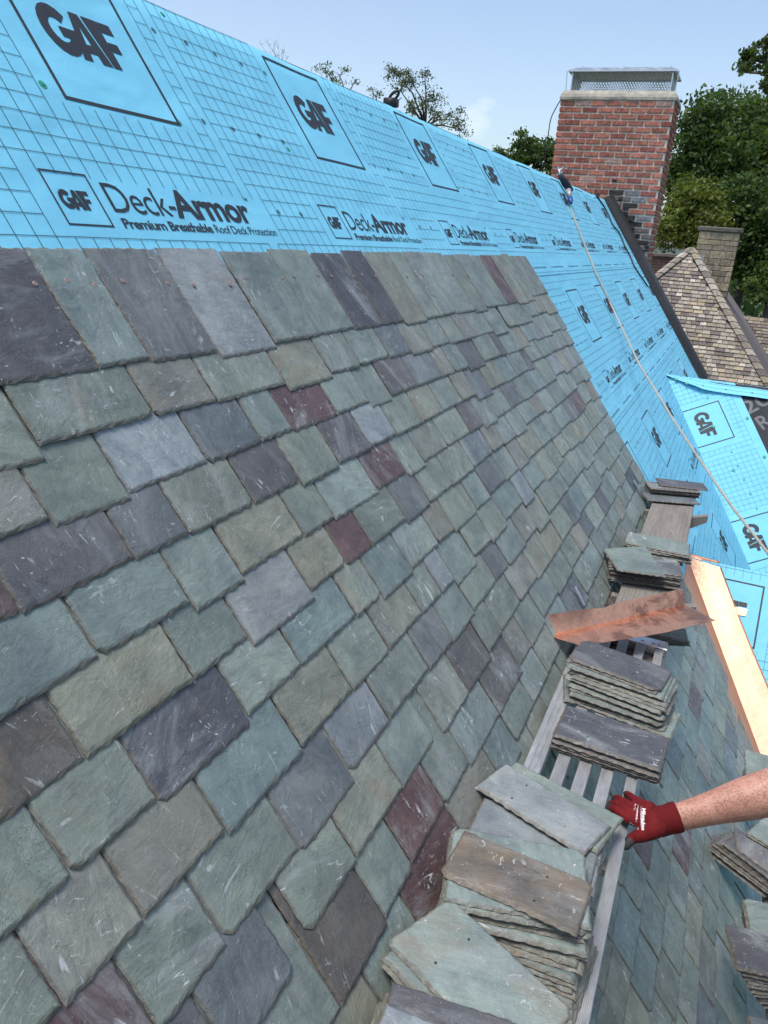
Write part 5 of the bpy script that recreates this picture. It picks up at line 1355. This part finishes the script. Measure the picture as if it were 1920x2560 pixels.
# the other hip faces, so that it is a real roof
Rr = ap + uN * kr * yb + dN * yb; Lr = ap + uN * kl * yb + dN * yb; Bk = ap + np.array([7.0, 0, 0])
m = MB(); m.add([ap, Rr, Rr + np.array([14, -.5, 0]), Bk], [(0, 1, 2, 3)], 0, (.17, .15, .14, 0)); m.add([ap, Bk, Lr + np.array([14, .5, 0]), Lr], [(0, 1, 2, 3)], 0, (.17, .15, .14, 0))
kid(m.build('roof_side', M_TILE), nh)
m = MB(); m.box(Lr[0] + .3, Lr[0] + 13.5, Rr[1] + .4, Lr[1] - .4, 0, Lr[2] + .3, None, 0, (.24, .22, .19, 0)); kid(m.build('wall', M_STONE), nh)
# stone chimney
X2 = 27.9; TL = atX((1749, 577), X2); TR = atX((1850, 588), X2)
y1, y0 = TL[1], TR[1]; zt = TL[2]; m = MB(); m.box(X2 + .02, X2 + .85, y0 + .02, y1 - .02, zt - 5, zt, None, 0, (.13, .12, .105, 0)); row = 0; z = zt
while z > zt - 4:
    h = trng.choice((.16, .2, .24, .13)); y = y1
    while y > y0 + .02:
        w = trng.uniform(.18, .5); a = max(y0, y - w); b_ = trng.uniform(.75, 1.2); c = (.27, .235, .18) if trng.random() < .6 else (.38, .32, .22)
        if a - y0 < .1: a = y0
        m.box(X2 - trng.uniform(0, .02), X2 + .1, a + .006, y - .006, z - h + .006, z - .006, None, 0, tuple(x * b_ for x in c) + (0,), .012); y = a
    x = X2 + .1
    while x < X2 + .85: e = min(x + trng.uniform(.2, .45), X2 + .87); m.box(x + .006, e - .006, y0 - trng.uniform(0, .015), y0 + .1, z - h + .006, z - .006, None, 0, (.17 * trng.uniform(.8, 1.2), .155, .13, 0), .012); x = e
    z -= h
ch2 = kid(m.build('chimney', M_STONE), nh)
m = MB(); m.box(X2 - .07, X2 + .93, y0 - .07, y1 + .07, zt, zt + .15, None, 0, (.13, .125, .11, 0), .03); o = m.build('cap_stone', M_STONE); o.parent = ch2
m = MB()
for k in range(4):
    m.box(X2 - .05, X2 - .028, y1 - .30 - k * .24, y1 + .06 - k * .24, zt - 1.15 - k * .32, zt - .72 - k * .36, None, 0, (.3, .3, .3, 0))
o = m.build('lead_flashing', M_STEEL); o.parent = ch2
# lower slope further right
nh2 = empty('house', 'farther house roof at the right edge, its tiles below the trees', 'house', (36, -3, 0))
a2 = atX((1838, 790), 33); pt2 = math.radians(40); d2_ = np.array([-math.cos(pt2), 0, -math.sin(pt2)]); n2_ = np.array([-math.sin(pt2), 0, math.cos(pt2)])
tiled('roof', a2, uN, d2_, n2_, [(-3, 0), (6, .0), (6, 5), (-3, 5)], .24, .16, M_TILE, nh2, lambda r: tuple(x * .7 for x in tile_col(r)[:3]) + (0,))
m = MB(); m.box(30, 38, a2[1] - 6, a2[1] + 3, 0, a2[2] - 2.7, None, 0, (.22, .2, .18, 0)); kid(m.build('wall', M_STONE), nh2)
# low dark roof and small brick stack just behind the big chimney
sb = empty('house', 'low dark roof with a small brick chimney squeezed between big chimney and hip roof', 'house', (30, 2.4, 0))
KX = 30.0
q = [atX(p, KX) for p in ((1632, 640), (1686, 640))]; zt3 = q[0][2]; yl, yr = q[0][1] + .1, q[1][1]
m = MB(); m.box(KX, KX + .9, yr + .02, yl - .02, zt3 - 3, zt3 - .02, None, 0, (.07, .06, .055, 0)); z = zt3; row = 0
while z > zt3 - 1.5:
    y = yl - (row % 2) * .14
    while y > yr + .03:
        m.box(KX - .02, KX + .1, max(yr, y - .27), y, z - .082, z, None, 0, tuple(x * trng.uniform(.7, 1.2) for x in (.15, .10, .085)) + (0,), .006); y -= .285
    z -= .098; row += 1
cb_ = kid(m.build('chimney', M_BRICK), sb)
m = MB(); m.box(KX - .1, KX + 1.0, yr - .1, yl + .1, zt3, zt3 + .12, None, 0, (.16, .14, .12, 0), .02); o = m.build('cap_stone', M_STONE); o.parent = cb_
rr4 = [atX(p, KX - 1.2) for p in ((1600, 715), (1700, 652), (1720, 800), (1600, 800))]
m = MB(); m.add(rr4 + [p + np.array([.4, 0, 0]) for p in rr4], [(0, 3, 2, 1), (4, 5, 6, 7), (0, 1, 5, 4)], 0, (.085, .065, .058, 0)); m.box(KX - .8, KX + 6, rr4[1][1] + .3, rr4[0][1] + 3, 0, rr4[2][2] + .4, None, 0, (.1, .085, .08, 0)); kid(m.build('roof', M_TILE), sb)
# a white house glimpsed low through the trees
P = atX((1650, 617), 62); wh = empty('house', 'small piece of a white house glimpsed through the trees right of the brick chimney', 'house', (62, P[1], 0))
m = MB(); m.box(62, 68, P[1] - 3, P[1] + 2, 0, P[2] + .2, None, 0, (.62, .62, .6, 0)); kid(m.build('wall', tinted('white_wall', .8, 8, .2, .01, .08)), wh)
m = MB(); zz = P[2] + .2; m.add([(61.6, P[1] - 3.3, zz), (61.6, P[1] + 2.3, zz), (68.4, P[1] + 2.3, zz), (68.4, P[1] - 3.3, zz), (65, P[1] - 3.3, zz + 1.2), (65, P[1] + 2.3, zz + 1.2)], [(0, 1, 5, 4), (2, 3, 4, 5), (1, 2, 5), (3, 0, 4)], 0, (.16, .15, .15, 0)); kid(m.build('roof', M_TILE), wh)

# ---------------------------------------------------------------- ground and trees
def grass_mat():
    m, ns, ls, bs = mat_new('lawn'); co = coords(ns, ls, 'Object'); n = noi(ns, ls, co, .35, 6, .65); n2 = noi(ns, ls, co, 9, 5, .7)
    c = mixc(ns, ls, ramp(ns, ls, n, .35, .7), (.035, .065, .018), (.075, .11, .03)); c = mixc(ns, ls, ramp(ns, ls, n2, .4, .7, 0, .5), c, (.02, .035, .012))
    ls.new(c, bs.inputs['Base Color']); bs.inputs['Roughness'].default_value = .95; bump(ns, ls, n2, .8, .05, bs); return m
m = MB(); R = 900; n = 24
m.add([(R * math.cos(2 * PI * k / n), R * math.sin(2 * PI * k / n), 0) for k in range(n)], [tuple(range(n))]); tag(m.build('ground', grass_mat()), kind='structure')
def leaf_mat():
    m, ns, ls, bs = mat_new('foliage'); at = nd(ns, 'ShaderNodeAttribute', attribute_name='tint')
    ls.new(at.outputs['Color'], bs.inputs['Base Color']); bs.inputs['Roughness'].default_value = .55; bs.inputs['Specular IOR Level'].default_value = .3
    tr = nd(ns, 'ShaderNodeBsdfTranslucent'); ls.new(mixc(ns, ls, 1.0, at.outputs['Color'], (1.5, 1.7, .7), 'MULTIPLY'), tr.inputs[0])
    mx = ns.new('ShaderNodeMixShader'); mx.inputs[0].default_value = .35; ls.new(bs.outputs[0], mx.inputs[1]); ls.new(tr.outputs[0], mx.inputs[2])
    ls.new(mx.outputs[0], ns['Material Output'].inputs['Surface']); return m
M_LEAF = leaf_mat(); M_BARK = simple('bark', (.075, .062, .05), .95, 0, 8, .4, .8, .03)
def tree(name, label, X, blobs, nleaf, leaf, col, trunk_px, seed, group=None, tr=.22, clump=.55, limbs=True):
    """blobs: (px, py, rx_px, ry_px) parts of the crown, all at distance X; real leaves spread through clumps"""
    rg = np.random.default_rng(seed); rs = random.Random(seed); cen = []
    for px, py, rx, ry in blobs:
        P = atX((px, py), X + rs.uniform(-1.2, 1.2)); sc = np.linalg.norm(P - CAM) / FPX * .93; cen.append((P, rx * sc, ry * sc))
    base = atX(trunk_px, X); t = empty(name, label, 'tree', (base[0], base[1], 0), group)
    vol = np.array([a * a * b for _, a, b in cen]); vol = vol / vol.sum(); V = []; Cc = []
    tips = []
    for (P, rx, rz), f in zip(cen, vol):
        n = int(nleaf * 1.7 * f); ncl = max(5, int(n / 42))
        d = rg.normal(size=(ncl, 3)); d /= np.linalg.norm(d, axis=1)[:, None]; rr = rg.random(ncl) ** .45
        cc = P + d * rr[:, None] * np.array([rx, rx, rz]) * .93; shade = rg.uniform(.62, 1.35, ncl); cr = rg.uniform(.5, 1.25, ncl) * clump * (rx / 2.2) ** .5
        tips += [cc[i] for i in range(0, ncl, max(1, ncl // 7))]
        idx = rg.integers(0, ncl, n); off = rg.normal(size=(n, 3)) * .5; off[:, 2] *= .62
        c = cc[idx] + off * cr[idx][:, None]
        a = rg.normal(size=(n, 3)); a /= np.linalg.norm(a, axis=1)[:, None]; b = np.cross(a, rg.normal(size=(n, 3))); b /= np.linalg.norm(b, axis=1)[:, None]
        s = leaf * rg.uniform(.55, 1.3, n)[:, None]
        q = np.stack([c - a * s, c + b * s * .55, c + a * s, c - b * s * .55], 1); V.append(q)
        k = (shade[idx] * rg.uniform(.8, 1.2, n))[:, None]; hue = rg.uniform(-.12, .16, (n, 1))
        cl = np.array(col)[None, :] * k * np.concatenate([1 + hue, np.ones((n, 1)), 1 - hue], 1); Cc.append(np.repeat(cl, 4, 0))
    V = np.concatenate(V).reshape(-1, 3).astype(np.float32); Cc = np.concatenate(Cc); nq = len(V) // 4
    me = bpy.data.meshes.new('crown'); me.vertices.add(len(V)); me.vertices.foreach_set('co', V.ravel()); me.loops.add(len(V)); me.loops.foreach_set('vertex_index', np.arange(len(V), dtype=np.int32))
    me.polygons.add(nq); me.polygons.foreach_set('loop_start', np.arange(nq, dtype=np.int32) * 4); me.polygons.foreach_set('loop_total', np.full(nq, 4, dtype=np.int32)); me.update(calc_edges=True)
    ca = me.color_attributes.new('tint', 'FLOAT_COLOR', 'POINT'); ca.data.foreach_set('color', np.concatenate([Cc, np.ones((len(Cc), 1))], 1).astype(np.float32).ravel()); me.materials.append(M_LEAF)
    o = link('crown', me); kid(o, t)
    m = MB(); top = min(cen, key=lambda c: c[0][2])[0]; mid = sum(c[0] for c in cen) / len(cen)
    b0 = np.array([base[0], base[1], 0]); fork = np.array([base[0], base[1], 0]) * .35 + mid * .65; fork[2] = mid[2] - max(c[2] for c in cen) * .5
    m.tube([b0, b0 * .5 + fork * .5 + np.array([0, .15, 0]), fork], [tr * 1.3, tr, tr * .7], 10)
    if limbs:
        for P, rx, rz in cen:
            m.tube([fork, fork * .45 + P * .55 + np.array([0, rs.uniform(-.2, .2), .1]), P], [tr * .6, tr * .33, tr * .15], 6)
            for tp in [x for x in tips if np.linalg.norm((x - P) / np.array([rx, rx, rz])) < 1.0][:6]:
                md = (P + tp) / 2 + np.array([0, rs.uniform(-.15, .15), rs.uniform(-.1, .15)]); m.tube([P, md, tp], [tr * .17, tr * .1, tr * .04], 5)
    kid(m.build('trunk', M_BARK, smooth=True), t)
    return t
DG = (.060, .100, .030); MG = (.080, .125, .034); YG = (.120, .150, .034); OG = (.085, .105, .055)
grp = 'trees behind the roofs'
tree('broadleaf_tree', 'tall dark green tree directly right of the brick chimney top', 42, [(1745, 330, 60, 75), (1800, 300, 70, 70), (1720, 430, 60, 90), (1790, 420, 80, 90)], 9500, .12, DG, (1760, 600), 1, grp, clump=.75)
tree('broadleaf_tree', 'tall green tree at the right edge under the overhanging branch', 45, [(1880, 300, 70, 60), (1935, 330, 90, 100), (1860, 400, 85, 85), (1960, 450, 80, 90)], 9500, .125, MG, (1900, 600), 2, grp, clump=.75)
tree('broadleaf_tree', 'yellowish green tree low behind the brick chimney right corner', 38, [(1685, 570, 45, 60), (1735, 510, 62, 62), (1770, 570, 60, 60)], 8000, .095, YG, (1730, 690), 3, grp, clump=.6)
tree('broadleaf_tree', 'dark tree above the grey stone chimney', 40, [(1850, 520, 75, 75), (1920, 570, 75, 85), (1800, 640, 60, 50), (1880, 660, 70, 50)], 9000, .11, DG, (1870, 760), 4, grp, clump=.65)
tree('broadleaf_tree', 'green bush like tree at the right edge above the farther roof', 37, [(1905, 720, 45, 40), (1950, 690, 50, 60)], 2500, .10, MG, (1930, 800), 5, grp, clump=.6)
tree('broadleaf_tree', 'near tree whose branch overhangs the top right corner', 26, [(1885, 150, 36, 28), (1925, 120, 45, 40), (1855, 180, 20, 12), (1980, 170, 70, 80), (1925, 205, 22, 30)], 3000, .075, DG, (2260, 700), 6, grp, tr=.16, clump=.34)
tree('birch_tree', 'loose leaved airy tree rising over the blue ridge near the middle', 30, [(985, 178, 32, 26), (1030, 205, 35, 28), (1062, 190, 22, 22), (1000, 225, 20, 16), (1072, 250, 36, 30), (1100, 292, 30, 26), (1030, 262, 30, 26), (1145, 300, 28, 28), (1152, 325, 24, 22), (1010, 390, 70, 60), (1100, 440, 75, 60)], 7600, .044, OG, (1060, 430), 7, grp, tr=.08, clump=.62)
tree('birch_tree', 'small sparse treetop peeking over the ridge behind the ring anchor', 30, [(945, 232, 22, 14), (928, 222, 12, 8), (930, 360, 60, 55)], 1900, .04, OG, (945, 400), 8, grp, tr=.05, clump=.5)
tree('broadleaf_tree', 'small green treetop over the blue ridge left of the airy tree', 34, [(850, 188, 32, 17), (812, 172, 26, 12), (885, 208, 16, 10), (830, 330, 75, 70)], 4600, .048, MG, (850, 420), 9, grp, tr=.09, clump=.5)
tree('broadleaf_tree', 'rounded dark green tree left of the brick chimney', 46, [(1305, 375, 42, 45), (1350, 385, 45, 42), (1260, 400, 32, 28), (1390, 400, 42, 50), (1310, 500, 80, 60)], 8500, .11, DG, (1320, 560), 10, grp, clump=.6)
# wooded horizon all round: one mass nobody could count
rg = np.random.default_rng(77); n = 26000; th = rg.uniform(0, 2 * PI, n); hh = 5.5 + 2.6 * np.sin(th * 9) + 1.7 * np.sin(th * 23 + 1) + 1.1 * np.sin(th * 57 + 2); rr = 118 + 16 * rg.random(n)
z = hh * rg.random(n) ** .8; c = np.stack([rr * np.cos(th), rr * np.sin(th), z], 1); a = rg.normal(size=(n, 3)); a /= np.linalg.norm(a, axis=1)[:, None]; b = np.cross(a, rg.normal(size=(n, 3))); b /= np.linalg.norm(b, axis=1)[:, None]
s_ = rg.uniform(.5, 1.1, (n, 1)); V = np.stack([c - a * s_, c + b * s_ * .7, c + a * s_, c - b * s_ * .7], 1).reshape(-1, 3).astype(np.float32)
me = bpy.data.meshes.new('distant_wood'); me.vertices.add(len(V)); me.vertices.foreach_set('co', V.ravel()); me.loops.add(len(V)); me.loops.foreach_set('vertex_index', np.arange(len(V), dtype=np.int32))
me.polygons.add(n); me.polygons.foreach_set('loop_start', np.arange(n, dtype=np.int32) * 4); me.polygons.foreach_set('loop_total', np.full(n, 4, dtype=np.int32)); me.update(calc_edges=True)
k_ = rg.uniform(.6, 1.3, (n, 1)); cc_ = np.repeat(np.concatenate([np.array([[.05, .085, .03]]) * k_, np.ones((n, 1))], 1), 4, 0)
ca = me.color_attributes.new('tint', 'FLOAT_COLOR', 'POINT'); ca.data.foreach_set('color', cc_.astype(np.float32).ravel()); me.materials.append(M_LEAF)
tag(link('distant_wood', me), 'far wooded horizon glimpsed between the nearer trees at the right', 'wood', kind='stuff')
# bare twigs
tw = empty('bare_tree', 'bare leafless twigs standing over the blue ridge at the upper left', 'tree', (28, 5, 0), grp)
m = MB(); b0 = atX((700, 170), 28); rs = random.Random(4); m.tube([np.array([28, b0[1], 0]), b0 + np.array([0, 0, -1])], [.12, .03], 6); m.tube([b0 + np.array([0, 0, -1]), b0], [.03, .014], 5)
for px, py in ((662, 98), (672, 112), (684, 104), (696, 108), (704, 128), (712, 118), (720, 140), (650, 108), (660, 128), (690, 128)):
    e = atX((px, py), 28 + rs.uniform(-.3, .3)); md = (b0 + e) / 2 + np.array([0, rs.uniform(-.12, .12), 0]); m.tube([b0, md, e], [.012, .007, .002], 4)
    for _ in range(3): f = rs.uniform(.4, .9); s = md + (e - md) * f; m.tube([s, s + np.array([0, rs.uniform(-.22, .22), rs.uniform(.02, .25)])], [.005, .0015], 4)
kid(m.build('branches', M_BARK), tw)
